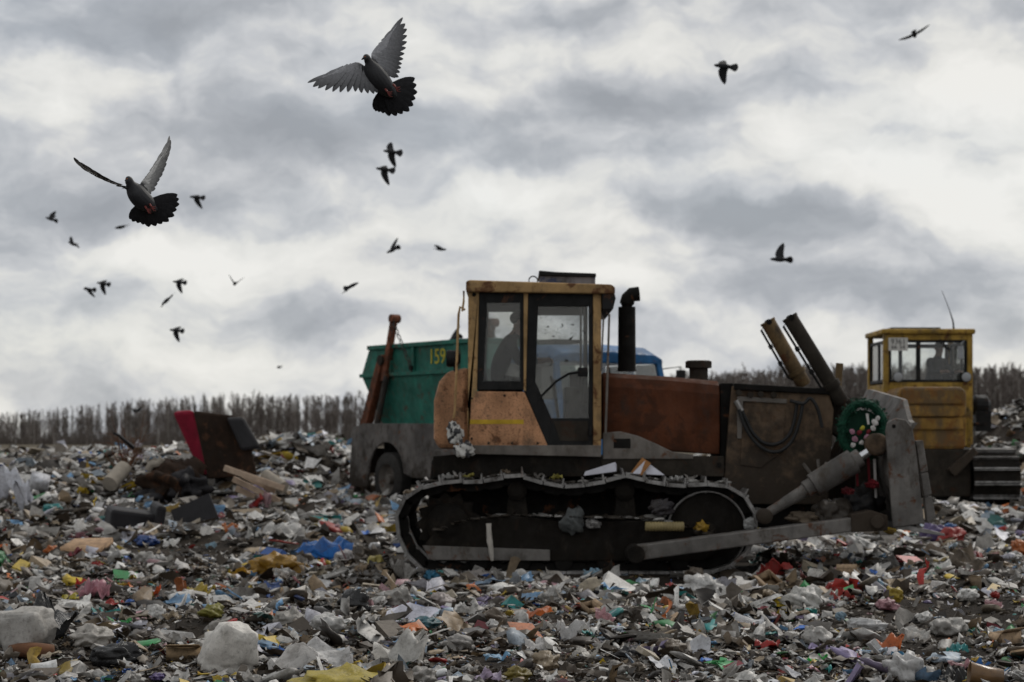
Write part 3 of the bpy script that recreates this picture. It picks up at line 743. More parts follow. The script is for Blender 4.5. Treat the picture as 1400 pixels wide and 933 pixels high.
    for y, far in ((YC+.015, False), (YD-.065, True)):
        o1 = opening([(652,533),(716,533),(716,399),(655,399)], [(661,521),(711,521),(711,414),(666,414)], y, 'side_window', M['black'])
        pane([(661,521),(711,521),(711,414),(666,414)], y+.02, 'pane', M['glass2'], o1)
        o2 = opening([(718,535),(750,613),(811,613),(811,399),(722,399)], [(732,522),(754,572),(805,572),(805,419),(736,419)], y+.004, 'cab_door', M['black'])
        pane([(732,522),(754,572),(805,572),(805,419),(736,419)], y+.026, 'pane', M['glass'], o2)
        if not far:
            k = MB(); prism_px(k, [(757,576),(804,576),(804,603),(766,603)], y-.003, y+.0); k.build('kick_panel', M['mudmetal'], o2)
            hd = MB(); hd.tube([P(738, 545, y-.05), P(741, 541, y-.05), P(760, 522, y-.05), P(778, 511, y-.05), P(792, 509, y-.05)], .014); prism_px(hd, [(790,503),(804,503),(804,515),(790,515)], y-.05, y+.0); hd.build('door_handle', M['black'], o2, smooth=True)
            rb = MB()
            for px in (794, 799): rb.tube([P(px, 421, y+.06), P(px, 570, y+.06)], .012)
            rb.build('inner_rail', M['greymetal'], o2)
        dv = MB(); prism_px(dv, [(716,535),(716,399),(722,399),(719,535)], y-.012, y+.05); B(dv, 'door_pillar', M['orange_post'], .004)
        pl = MB(); prism_px(pl, [(640,612),(640,535),(717,536),(749,610)], y-.005, y+.06); pn = B(pl, 'lower_panel', M['orange'], .012)
        if not far:
            stp = MB(); prism_px(stp, [(630+12,574),(716,574),(716,580),(642,580)], y-.008, y-.004); stp.build('yellow_stripe', M['stripe'], pn)
            bo = MB(); q = P(648, 403, YC); bo.cyl((q.x, YC-.01, q.z), (q.x, YC+.0, q.z), .024, n=12); B(bo, 'post_hole', M['dark'], 0)
    for py in (425, 500, 590):
        hg = MB(); q = P(807, py, YC); hg.box((q.x, YC+.0, q.z), (.03, .04, .09)); B(hg, 'door_hinge', M['black'], .004)
    for px, py in ((645,545),(645,600),(690,541),(735,606),(700,606),(668,606)):
        hg = MB(); q = P(px, py, YC); hg.ring((q.x, YC-.004, q.z), (q.x, YC+.012, q.z), [(0, .008), (.3, .014), (1, .014)], 8); B(hg, 'panel_bolt', M['mudmetal'], 0)
    # mud and shreds packed into the running gear: too many to count
    rg = np.random.default_rng(12); V, Fa, C = [], [], []; base = 0
    for k in range(420):
        if k < 260: px, py, yy = rg.uniform(590, 985), 0, rg.uniform(22.04, 22.4); py = np.interp(px, [590, 640, 700, 900, 985], [728, 712, 706, 711, 737])
        else: px, yy = rg.uniform(585, 1005), rg.uniform(22.08, 22.5); py = np.interp(px, [p[0] for p in path[:13]], [p[1] for p in path[:13]])-1
        v, f = (t_bag(rg, 2, .5) if rg.uniform() < .7 else t_sheet(rg, 3, .35)); s_ = .05*math.exp(rg.normal()*.5); c = P(px, py, YN); w_ = v*s_*np.array([1.4, 1, .8])+np.array([c.x, yy, c.z+.01])
        cl = np.array([.026, .021, .016])*rg.uniform(.6, 1.3) if rg.uniform() < .8 else np.array([.35, .34, .32])*rg.uniform(.4, 1.3)
        V.append(w_); Fa.append(f+base); base += len(v); C.append(np.repeat(cl[None], len(v), 0))
    pk = link('packed_mud', tri_mesh('packed_mud', np.concatenate(V)-np.array(ORG[root.name]), np.concatenate(Fa), np.concatenate(C)), root, M['litter']); pk['kind'] = 'stuff'
    # front and rear windows of the cab
    for px, nm in ((645, 'rear'), (816, 'front')):
        x = P(px, 0, YC).x; zt = P(0, 404, YC).z; zb = P(0, 534, YC).z
        m = MB()
        for (ya, yb, za, zb_) in ((YC+.09, YC+.16, zb, zt), (YD-.16, YD-.09, zb, zt), (YC+.16, YD-.16, zt-.07, zt), (YC+.16, YD-.16, zb, zb+.07)):
            m.box((x, (ya+yb)/2, (za+zb_)/2), (.05, yb-ya, zb_-za))
        o = B(m, 'end_window', M['black'], .004)
        g = MB(); g.box((x, (YC+YD)/2, (zt+zb)/2), (.006, YD-YC-.32, zt-zb-.14)); g.build('pane', M['glass'], o)
        w = MB(); zl = P(0, 612, YC).z; w.box((x, (YC+YD)/2, (zb+zl)/2), (.05, YD-YC-.18, zb-zl)); B(w, 'end_panel', M['orange'], .004)
    fl = MB(); fl.box((P(731, 0, YC).x, (YC+YD)/2, P(0, 605, YC).z), (1.40, YD-YC-.2, .05)); B(fl, 'cab_floor', M['dark'], 0)
    st = MB(); c = P(690, 545, 23.3); st.box(c+Vector((0, 0, -.06)), (.5, .55, .14)); st.box(c+Vector((-.27, 0, .25)), (.12, .5, .62), (0, -.15, 0)); st.box(c+Vector((0, 0, -.3)), (.3, .4, .4)); B(st, 'driver_seat', M['black'], .03)
    cs = MB(); c = P(775, 560, 23.3); cs.box(c+Vector((.12, 0, .0)), (.3, 1.0, .5)); cs.box(c+Vector((.14, .1, .33)), (.2, .5, .2)); cs.tube([c+Vector((-.1, -.2, -.1)), c+Vector((-.16, -.2, .35))], .015); cs.tube([c+Vector((-.1, .2, -.1)), c+Vector((-.18, .2, .4))], .015); B(cs, 'control_console', M['greymetal'], .02)
    # rails, mirror arms
    for pts, r in (([(636,424),(629,420),(627,430),(622,560),(620,572)], .014), ([(634,398),(634,412),(632,426)], .012), ([(829,428),(833,430),(828,592)], .013), ([(822,432),(825,436),(822,508)], .011)):
        m = MB(); m.tube([P(x, y, YC-.04) for x, y in pts], r); B(m, 'grab_rail', M['greymetal'] if pts[0][0] > 800 else M['orange_post'], 0, sm=True)
    # hood ------------------------------------------------------------------
    hd = MB()
    secs = []
    for px, zt, zb, yw in ((824, 509, 600, .60), (850, 511, 604, .62), (920, 515, 618, .62), (984, 521, 622, .60)):
        x = P(px, 0, 22.70).x; t = P(0, zt, 22.70).z; b = P(0, zb, 22.70).z
        pr = [(-yw, b), (-yw-.03, b+.3*(t-b)), (-yw-.02, t-.16), (-yw+.04, t-.05), (-yw+.14, t), (yw-.14, t), (yw-.04, t-.05), (yw+.02, t-.16), (yw+.03, b+.3*(t-b)), (yw, b)]
        secs.append([(x, 23.3+q, z) for q, z in pr])
    n = len(secs[0])
    for s in secs: hd.v += s
    for k in range(len(secs)-1):
        for i in range(n): hd.f.append((k*n+i, k*n+(i+1) % n, (k+1)*n+(i+1) % n, (k+1)*n+i))
    hd.f.append(tuple(range(n))); hd.f.append(tuple(range((len(secs)-1)*n, len(secs)*n)))
    B(hd, 'hood', M['rusty'], .02)
    br = MB(); prism_px(br, [(824,592),(848,590),(872,596),(895,606),(920,618),(948,622),(948,628),(824,628)], 22.50, 22.55); B(br, 'hood_bracket', M['greymetal'], .01)
    sl = MB(); prism_px(sl, [(839,600),(862,600),(862,613),(839,613)], 22.495, 22.499); B(sl, 'bracket_slot', M['dark'], 0)
    rd = MB(); prism_px(rd, [(985,524),(1002,524),(1002,650),(985,650)], 22.72, 23.9); B(rd, 'radiator_core', M['dark'], .01)
    ex = MB(); q = P(857, 508, 23.2); S2 = F/23.2
    ex.ring(q, q+Vector((0, 0, 88/S2)), [(0, .115), (.05, .105), (1, .10)], 18)
    pts = [P(857, 425, 23.2), P(857, 415, 23.2), P(859, 408, 23.2), P(864, 403, 23.2), P(874, 402, 23.2)]
    ex.tube(pts, [.085, .085, .085, .085, .085], 16); B(ex, 'exhaust_pipe', M['dark'], 0, sm=True)
    af = MB(); q = P(955, 520, 23.4); af.ring(q, q+Vector((0, 0, .23)), [(0, .11), (.6, .11), (.62, .155), (.95, .155), (1, .13)], 20); B(af, 'air_intake', M['mudmetal'], 0, sm=True)
    # front guard box
    gd = MB(); prism_px(gd, [(1001,528),(1132,534),(1140,560),(1132,690),(992,690),(990,655)], 22.55, 22.63); B(gd, 'guard_plate', M['guard'], .012)
    gd = MB(); prism_px(gd, [(1001,528),(1132,534),(1140,560),(1132,690),(992,690),(990,655)], 24.0, 24.08); B(gd, 'guard_plate', M['guard'], .012)
    gd = MB(); prism_px(gd, [(1004,524),(1140,532),(1140,540),(1004,533)], 22.5, 24.1); B(gd, 'guard_top', M['dark'], .012)
    gd = MB(); prism_px(gd, [(990,640),(1120,640),(1128,700),(1080,722),(990,722)], 22.66, 23.95); B(gd, 'belly_guard', M['dark'], .02)
    gd = MB(); prism_px(gd, [(1016,556),(1074,560),(1070,618),(1040,640),(1012,636)], 22.535, 22.549); B(gd, 'inspection_plate', M['guard'], .006)
    gd = MB(); prism_px(gd, [(1096,540),(1136,545),(1132,690),(1096,690)], 22.64, 23.99); B(gd, 'radiator_guard', M['dark'], .02)
    fl = MB(); prism_px(fl, [(1008,542),(1076,546),(1076,552),(1016,549),(1014,600),(1008,600)], 22.52, 22.549); B(fl, 'guard_flange', M['greymetal'], .006)
    for px, py in ((1010, 537), (1026, 540), (1040, 539), (1058, 540)):
        bt = MB(); q = P(px, py, 22.5); bt.cyl((q.x, 22.49, q.z), (q.x, 22.54, q.z), .035, n=8); B(bt, 'bolt', M['mudmetal'], 0)
    for k, pts in enumerate(([(1012,556),(1020,574),(1030,593),(1045,606),(1062,607),(1078,596),(1086,575),(1090,548)], [(1010,560),(1018,582),(1030,602),(1048,616),(1066,617),(1082,604),(1092,580),(1098,550)], [(1080,548),(1098,552),(1108,545),(1118,560),(1124,585)])):
        m = MB(); m.tube(catmull([P(x, y, 22.5-.02*k) for x, y in pts], 5), .020, 8); B(m, 'hydraulic_hose', M['rubber'], 0, sm=True)
    fit = MB(); fit.cyl(P(1006, 548, 22.5), P(1014, 562, 22.5), .03, n=8); B(fit, 'hose_fitting', M['worn'], 0)
    # lift cylinders
    for (a, b, Y, r, mat) in (((1079, 433), (1152, 552), 22.55, .085, 'mudmetal'), ((1049, 439), (1100, 528), 24.0, .09, 'cylbrown')):
        p0, p1 = P(*a, Y), P(*b, Y); m = MB(); m.ring(p1, p0, [(0, r*.8), (.03, r), (.18, r*1.02), (.181, r*1.25), (.24, r*1.25), (.241, r), (.97, r), (.975, r*1.08), (1, r*1.08)], 18)
        o = B(m, 'lift_cylinder', M[mat], 0, sm=True)
        d = (p1-p0).normalized(); n_ = Vector((-d.z, 0, d.x)); n_ = -n_ if n_.x > 0 else n_
        pp = MB(); o0 = p0+d*.06+n_*(r+.03); o1 = p0+d*((p1-p0).length*.80)+n_*(r+.03)
        pp.tube([p0+d*.04+n_*r*.6, o0, o1, o1+d*.05-n_*.04], .014, 8)
        for t in (.35, .7): c = o0.lerp(o1, t); pp.ring(c-d*.025, c+d*.025, [(0, .026), (1, .026)], 8)
        pp.build('hydraulic_pipe', M['black'], o, smooth=True)
        ey = MB(); ey.cyl(p0+d*.02-n_*.0+Vector((0, -.1, 0)), p0+d*.02+Vector((0, .1, 0)), .035, n=10); ey.build('end_cap_bolt', M['dark'], o)
    pr = MB(); p0, p1 = P(1140, 510, 22.55), P(1206, 620, 22.55)
    yk = MB(); prism_px(yk, [(1118,548),(1140,530),(1165,548),(1182,580),(1196,612),(1180,640),(1150,600),(1128,585)], 22.66, 22.9); B(yk, 'lift_yoke', M['mudmetal'], .015)
    rod = MB(); rod.cyl(P(1150, 550, 22.55), P(1186, 612, 22.55), .04); B(rod, 'lift_rod', M['mudmetal'], 0, sm=True)
    cy2 = MB(); cy2.cyl(P(1148, 497, 24.1), P(1144, 548, 24.1), .045, n=12); B(cy2, 'pivot_post', M['cylbrown'], 0, sm=True)
    for pts in ([(1098,634),(1112,652),(1118,668)], [(1118,628),(1120,645),(1122,660)], [(1130,632),(1124,652),(1118,664)]):
        m = MB(); m.tube([P(x, y, 22.45) for x, y in pts], .02, 6); B(m, 'bent_bracket', M['greymetal'], 0)
    # push arms and tilt strut
    for y0 in (21.62, 24.62):
        m = MB(); prism_px(m, [(866,747),(1164,708),(1166,727),(866,768)], 21.62, 21.92)
        if y0 > 22: m.v = [(x, y+(y0-21.62), z) for x, y, z in m.v]
        B(m, 'push_arm', M['bladesteel'], .015)
        tn = MB(); q = P(868, 757, 21.8); tn.cyl((q.x, y0-.03, q.z), (q.x, y0+.45, q.z), .10, n=18); B(tn, 'arm_trunnion', M['gear'], .01)
    jt = MB(); prism_px(jt, [(1164,704),(1192,698),(1214,705),(1214,726),(1164,728)], 21.6, 21.98); jt.cyl(P(1200, 714, 21.55), P(1200, 714, 22.0), .075, n=14); B(jt, 'arm_joint', M['guard'], .012)
    ts = MB(); a, b = P(1046, 704, 21.85), P(1176, 625, 21.85)
    ts.ring(a, b, [(0, .055), (.10, .055), (.42, .075), (.43, .10), (.50, .10), (.505, .135), (.93, .14), (.935, .10), (1, .10)], 20); ob = B(ts, 'tilt_cylinder', M['bladesteel'], 0, sm=True)
    rd = MB(); rd.cyl(P(1168, 630, 21.85), P(1190, 616, 21.85), .052, n=16); rd.build('chrome_rod', M['chrome'], ob, smooth=True)
    ey = MB(); q = P(1198, 608, 21.85); ey.ring(q+Vector((0, -.10, 0)), q+Vector((0, .10, 0)), [(0, .10), (.1, .125), (.9, .125), (1, .10)], 18); prism_px(ey, [(1184,600),(1196,596),(1214,598),(1214,618),(1200,622),(1188,620)], 21.78, 21.92); ey.build('rod_eye', M['guard'], ob, .01, smooth=True)
    ey = MB(); q = P(1045, 706, 21.8); ey.ring(q+Vector((0, -.09, 0)), q+Vector((0, .1, 0)), [(0, .06), (.1, .085), (.9, .085), (1, .06)], 14); ey.build('strut_ball', M['guard'], ob, smooth=True)
    # blade -----------------------------------------------------------------
    y0, y1 = 21.60, 25.0
    rows = []; NY = 25
    x0 = P(1222, 0, y0).x; zb = P(0, 722, y0).z; zt = P(0, 578, y0).z
    for i in range(NY):
        t = i/(NY-1); y = y0+(y1-y0)*t; e = min(t, 1-t)
        top = zt+(.22+.26*t)*min(1, max(0, (e-.07)/.10)); row = []
        for k in range(9):
            u = k/8; z = zb+(top-zb)*u; x = x0+.36-.34*math.sin(math.pi*min(1, u*.95+.05))*.9-.10*u; row.append((x, y, z))
        rows.append(row)
    m = MB(); W = 9
    for sgn in (0, 1):
        for row in rows: m.v += [(x+(-.05 if sgn else 0), y, z) for x, y, z in row]
    n0 = NY*W
    for i in range(NY-1):
        for k in range(W-1):
            a = i*W+k; m.f.append((a, a+1, a+W+1, a+W)); m.f.append((n0+a, n0+a+W, n0+a+W+1, n0+a+1))
        a = i*W; m.f.append((a, a+W, n0+a+W, n0+a)); a = i*W+W-1; m.f.append((a, n0+a, n0+a+W, a+W))
    for i in (0, NY-1):
        for k in range(W-1): a = i*W+k; m.f.append((a, n0+a, n0+a+1, a+1))
    mould = B(m, 'blade', M['bladesteel'], 0)
    for yy, nm in ((y0-.05, 0), (y1, 1)):
        e = MB(); prism_px(e, [(1221,722),(1211,590),(1213,578),(1224,572),(1238,574),(1248,586),(1252,612),(1264,716)], 21.55, 21.60); e.v = [(x, y-21.55+yy, z) for x, y, z in e.v]; e.build('end_plate', M['bladesteel'], mould, .012)
        for poly in ([(1252,603),(1262,602),(1269,644),(1259,647)], [(1259,648),(1269,646),(1274,676),(1264,680)], [(1264,681),(1274,678),(1280,708),(1268,716)]):
            e = MB(); prism_px(e, poly, 21.57, 21.69); e.v = [(x, y-21.57+yy+.02, z) for x, y, z in e.v]; e.build('side_cutter', M['bladesteel'], mould, .01)
        bh = MB(); q = P(1222, 583, 21.55); bh.cyl((q.x, yy-.006, q.z), (q.x, yy, q.z), .022, n=10); bh.build('bolt', M['dark'], mould)
    for k in range(4):
        a = y0+(y1-y0)*k/4+.01; b = y0+(y1-y0)*(k+1)/4-.01; ce = MB(); ce.prism([(x0+.02, a, zb+.06), (x0+.55, a, zb-.06), (x0+.56, a, zb-.09), (x0+.02, a, zb-.01)], (0, b-a, 0)); ce.build('cutting_edge', M['worn'], mould, .004)
    for y in (22.3, 23.0, 23.6, 24.3):
        r_ = MB(); r_.prism([(x0-.02, y, zb+.1), (x0-.30, y, zb+.25), (x0-.28, y, zb+.75), (x0-.08, y, zt+.05)], (0, .06, 0)); r_.build('blade_rib', M['mudmetal'], mould, .006)
    return root
dozer()
person(P(672, 536, 23.1), R(0), 'driver in dark jacket and cap seated in the orange bulldozer cab', M['cloth'], lean=.20)
# ------------------------------------------------------------------ yellow tractor (facing the camera)
M['yellow'] = paint('dusty_yellow_paint', (.36, .225, .045), rust=.35, mud=.42, rough=.5, mudcol=(.09, .065, .035))
M['yellow_dull'] = paint('grimy_yellow_hood', (.29, .165, .04), rust=.75, mud=.75, rough=.6, mudcol=(.11, .075, .04), rustcol=(.16, .07, .02), scale=.6)
M['lampglass'] = plain('lamp_glass', (.28, .29, .30), .12, .1)
M['plate'] = plain('number_plate_white', (.52, .51, .48), .5, .15)
M['ink'] = plain('black_lettering', (.02, .02, .02), .6, .1)
def text(name, body, size, mat, parent, loc, rot, extr=.002):
    c = bpy.data.curves.new(name, 'FONT'); c.body = body; c.size = size; c.extrude = extr; c.align_x = 'CENTER'; c.align_y = 'CENTER'
    o = bpy.data.objects.new(name, c); COL.objects.link(o)
    dg = bpy.context.evaluated_depsgraph_get(); me = bpy.data.meshes.new_from_object(o.evaluated_get(dg)); bpy.data.objects.remove(o)
    me.materials.clear(); o = link(name, me, parent, mat); o.location = loc; o.rotation_euler = rot; return o
def tractor():
    root = empty('tractor', (8.0, 37.4, .24))
    tag(root, 'yellow crawler tractor facing the viewer behind the bulldozer blade', 'tractor')
    B = lambda mb, name, mat, bev=.01, par=root, sm=False: mb.build(name, mat, par, bev, sm)
    YC, YB, YH = 37.2, 38.9, 35.9
    def fb(x0, y0, x1, y1, Y, dep): m = MB(); return pxbox(m, x0, y0, x1, y1, Y, Y+dep)
    # cab shell: posts, header, roof
    X0, X1 = P(1208, 0, YC).x, P(1330, 0, YC).x; zt = P(0, 455, YC).z; zs = P(0, 523, YC).z; zb = P(0, 610, YC).z; zw = P(0, 465, YC).z
    rf = MB(); rf.box(((X0+X1)/2, (YC+YB)/2, zt+.02), (X1-X0+.08, YB-YC+.12, .10)); B(rf, 'cab_roof', M['yellow'], .03)
    hp = MB(); hp.box(((X0+X1)/2-.1, (YC+YB)/2+.2, zt+.10), (.95, .8, .07)); B(hp, 'roof_hatch', M['black'], .01)
    for x in (X0+.05, X1-.05):
        for y in (YC+.05, YB-.05):
            p = MB(); p.box((x, y, (zb+zt)/2), (.10, .10, zt-zb-.06)); B(p, 'cab_post', M['yellow'], .01)
    p = MB(); p.box(((X0+X1)/2, YC+.05, (zt+zw)/2-.01), (X1-X0-.2, .08, zt-zw-.02)); B(p, 'header', M['yellow'], .008)
    p = MB(); p.box(((X0+X1)/2, YC+.05, (zs+zb)/2), (X1-X0-.2, .09, zs-zb)); B(p, 'front_panel', M['yellow'], .01)
    for x in (X0+.05, X1-.05):
        p = MB(); p.box((x, (YC+YB)/2, (zs+zb)/2-.03), (.07, YB-YC-.2, zs-zb)); B(p, 'side_panel', M['yellow'], .01)
    p = MB(); p.box(((X0+X1)/2, YB-.05, (zs+zb)/2), (X1-X0-.2, .07, zs-zb)); B(p, 'back_panel', M['yellow'], .01)
    # windows
    ws = MB()
    for a, b in ((X0+.10, X0+.15), (X1-.15, X1-.10), (P(1253, 0, YC).x, P(1259, 0, YC).x)): ws.box(((a+b)/2, YC+.05, (zw+zs)/2), (b-a, .05, zw-zs))
    for a, b in ((zs, zs+.05), (zw-.05, zw)): ws.box(((X0+X1)/2, YC+.05, (a+b)/2), (X1-X0-.3, .048, b-a))
    o = B(ws, 'windscreen', M['black'], .004)
    for a, b in ((X0+.15, P(1253, 0, YC).x), (P(1259, 0, YC).x, X1-.15)):
        g = MB(); g.box(((a+b)/2, YC+.05, (zw+zs)/2), (b-a, .006, zw-zs-.1)); g.build('pane', M['clear'], o)
    for x in (X0+.05, X1-.05):
        s = MB()
        for y in (YC+.13, (YC+YB)/2-.15, YB-.13): s.box((x, y, (zw+zs)/2), (.05, .06, zw-zs))
        for z in (zs+.03, zw-.03): s.box((x, (YC+YB)/2, z), (.045, YB-YC-.32, .06))
        o = B(s, 'side_window', M['black'], .004)
        for a, b in ((YC+.16, (YC+YB)/2-.18), ((YC+YB)/2-.12, YB-.16)):
            g = MB(); g.box((x, (a+b)/2, (zw+zs)/2), (.006, b-a, zw-zs-.12)); g.build('pane', M['clear'], o)
    s = MB()
    for x in (X0+.13, (X0+X1)/2-.2, X1-.13): s.box((x, YB-.05, (zw+zs)/2), (.07, .05, zw-zs))
    for z in (zs+.04, zw-.04): s.box(((X0+X1)/2, YB-.05, z), (X1-X0-.3, .045, .08))
    o = B(s, 'rear_window', M['black'], .004)
    for a, b in ((X0+.165, (X0+X1)/2-.235), ((X0+X1)/2-.165, X1-.165)):
        g = MB(); g.box(((a+b)/2, YB-.05, (zw+zs)/2), (b-a, .006, zw-zs-.16)); g.build('pane', M['clear'], o)
    pl = MB(); q = P(1226, 471, YC); pl.box((q.x+.02, YC-.03, q.z), (.36, .012, .24)); o = B(pl, 'number_plate', M['plate'], .004)
    text('plate_digits', '9361', .14, M['ink'], o, (0, -.0075, .045), (R(90), 0, 0)); [text('plate_digits', s_, .11, M['ink'], o, (dx_, -.0075, -.055), (R(90), 0, 0)) for s_, dx_ in (('66', -.075), ('54', .075))]
    for px in (1226, 1319):
        l = MB(); q = P(px, 516, YC); l.ring((q.x, YC+.0, q.z), (q.x, YC-.139, q.z), [(0, .05), (.5, .085), (1, .095)], 16); o = B(l, 'headlight', M['black'], 0, sm=True)
        g = MB(); g.ring((q.x, YC-.14, q.z), (q.x, YC-.155, q.z), [(0, .086), (.7, .07), (1, .03)], 16); g.build('lamp_glass', M['lampglass'], o, smooth=True)
    mr = MB(); q = P(1312, 475, YC); mr.box((q.x, YC-.06, q.z-.10), (.10, .02, .24)); mr.tube([q+Vector((0, -.05, .05)), q+Vector((.08, -.02, .12))], .01); B(mr, 'mirror', M['lampglass'], .004)
    an = MB(); an.tube([P(1304, 452, 37.9), P(1303, 440, 37.9), P(1298, 424, 37.9), P(1288, 398, 37.9)], [.02, .016, .008, .005], 6); B(an, 'antenna', M['black'], 0)
    wp = MB(); wp.tube([P(1285, 464, YC-.02), P(1300, 480, YC-.02)], .012, 6); B(wp, 'wiper', M['black'], 0)
    # hood: rounded front, stacked panels
    XH0, XH1 = P(1228, 0, YH).x, P(1322, 0, YH).x; c = (XH0+XH1)/2; w = XH1-XH0
    def slab(y0, y1, inset, ya, yb, name, mat):
        m = MB(); za, zb_ = P(0, y1, YH).z, P(0, y0, YH).z; k = .09
        pts = [(XH0+inset, za), (XH1-inset, za), (XH1-inset, zb_-(k if name == 'hood' else 0)), (XH1-inset-k*(name == 'hood'), zb_), (XH0+inset+k*(name == 'hood'), zb_), (XH0+inset, zb_-(k if name == 'hood' else 0))]
        m.prism([(x, ya, z) for x, z in pts], (0, yb-ya, 0)); return B(m, name, mat, .07 if name in ('hood', 'radiator_housing') else .025)
    slab(529, 570, 0, YH+.02, YC, 'hood', M['yellow_dull'])
    for y0, y1 in ((534, 553), (556, 570), (573, 588)):
        slab(y0, y1, .07, YH-.02, YH+.06, 'grille_panel', M['yellow_dull'])
    slab(571, 615, .01, YH+.03, YC, 'radiator_housing', M['yellow_dull'])
    lo = MB(); pxbox(lo, 1262, 614, 1328, 680, YH+.05, YC+.6); B(lo, 'engine_guard', M['mudmetal'], .03)
    lo = MB(); pxbox(lo, 1238, 612, 1334, 650, YC-.2, YC+1.2); B(lo, 'frame', M['dark'], .02)
    br = MB(); prism_px(br, [(1296,642),(1332,612),(1338,620),(1306,652)], YH-.1, YH+.05); B(br, 'tow_bracket', M['guard'], .01)
    st = MB(); pxbox(st, 1318, 578, 1346, 583, YC+.1, YC+.8); B(st, 'step', M['dark'], .006)
    ac = MB(); q = P(1345, 555, YB); ac.ring(q+Vector((-.25, 0, 0)), q+Vector((.12, 0, 0)), [(0, .15), (.2, .21), (.8, .21), (1, .1)], 16); ac.box(q+Vector((-.05, 0, -.3)), (.3, .4, .4)); B(ac, 'rear_winch', M['black'], .01)
    # wide tracks
    pts2 = []; zg = .24; L0, L1 = 35.7, 39.2; hh = 1.02
    def path(n):
        r = hh/2; arr = []
        straight = (L1-L0)-2*r; T = 2*straight+2*math.pi*r
        for k in range(n):
            s = T*k/n
            if s < straight: arr.append((L0+r+s, zg+hh, 0))
            elif s < straight+math.pi*r: a = (s-straight)/r; arr.append((L1-r+r*math.sin(a), zg+r+r*math.cos(a), -a))
            elif s < 2*straight+math.pi*r: arr.append((L1-r-(s-straight-math.pi*r), zg, math.pi))
            else: a = (s-2*straight-math.pi*r)/r; arr.append((L0+r-r*math.sin(a), zg+r-r*math.cos(a), math.pi-a))
        return arr, T/n
    arr, pitch = path(34)
    wd = .84; sm, lm = shoe_mesh(pitch, wd, True)
    for xc in (P(1362, 0, 35.8).x, P(1362, 0, 35.8).x-2.3):
        t = empty('track', (0, 0, 0)); t.parent = root; ORG[t.name] = ORG[root.name]
        for (y, z, a) in arr:
            for nm, me in (('track_shoe', sm), ('track_link', lm)):
                o = link(nm, me, t); o.location = Vector((xc, y, z))-ORG[root.name]
                o.rotation_euler = Euler((a, 0, 0)).to_matrix().to_4x4().__matmul__(Euler((0, 0, R(90))).to_matrix().to_4x4()).to_euler()
        fr = MB(); fr.box((xc, (L0+L1)/2, zg+.5), (.5, L1-L0-.9, .42)); B(fr, 'track_frame', M['dark'], .03)
        for yy in (L0+hh/2, L1-hh/2):
            wv = MB(); wv.ring((xc-.2, yy, zg+hh/2), (xc+.2, yy, zg+hh/2), [(0, .1), (.02, .36), (1, .36), (1, .1)], 22); B(wv, 'track_wheel', M['dark'], .01)
    fs = MB(); c2 = P(1300, 525, 38.1); fs.box((c2.x-.1, 38.35, zs-.15), (.5, .5, .14)); fs.box((c2.x-.1, 38.6, zs+.15), (.5, .1, .5)); B(fs, 'driver_seat', M['black'], .03)
    return zs
zs = tractor()
person((P(1276, 0, 38.2).x, 38.3, zs-.14), R(-60), 'driver in dark blue jacket seated in the yellow tractor cab', M['cloth2'], lean=.12, cap=False)

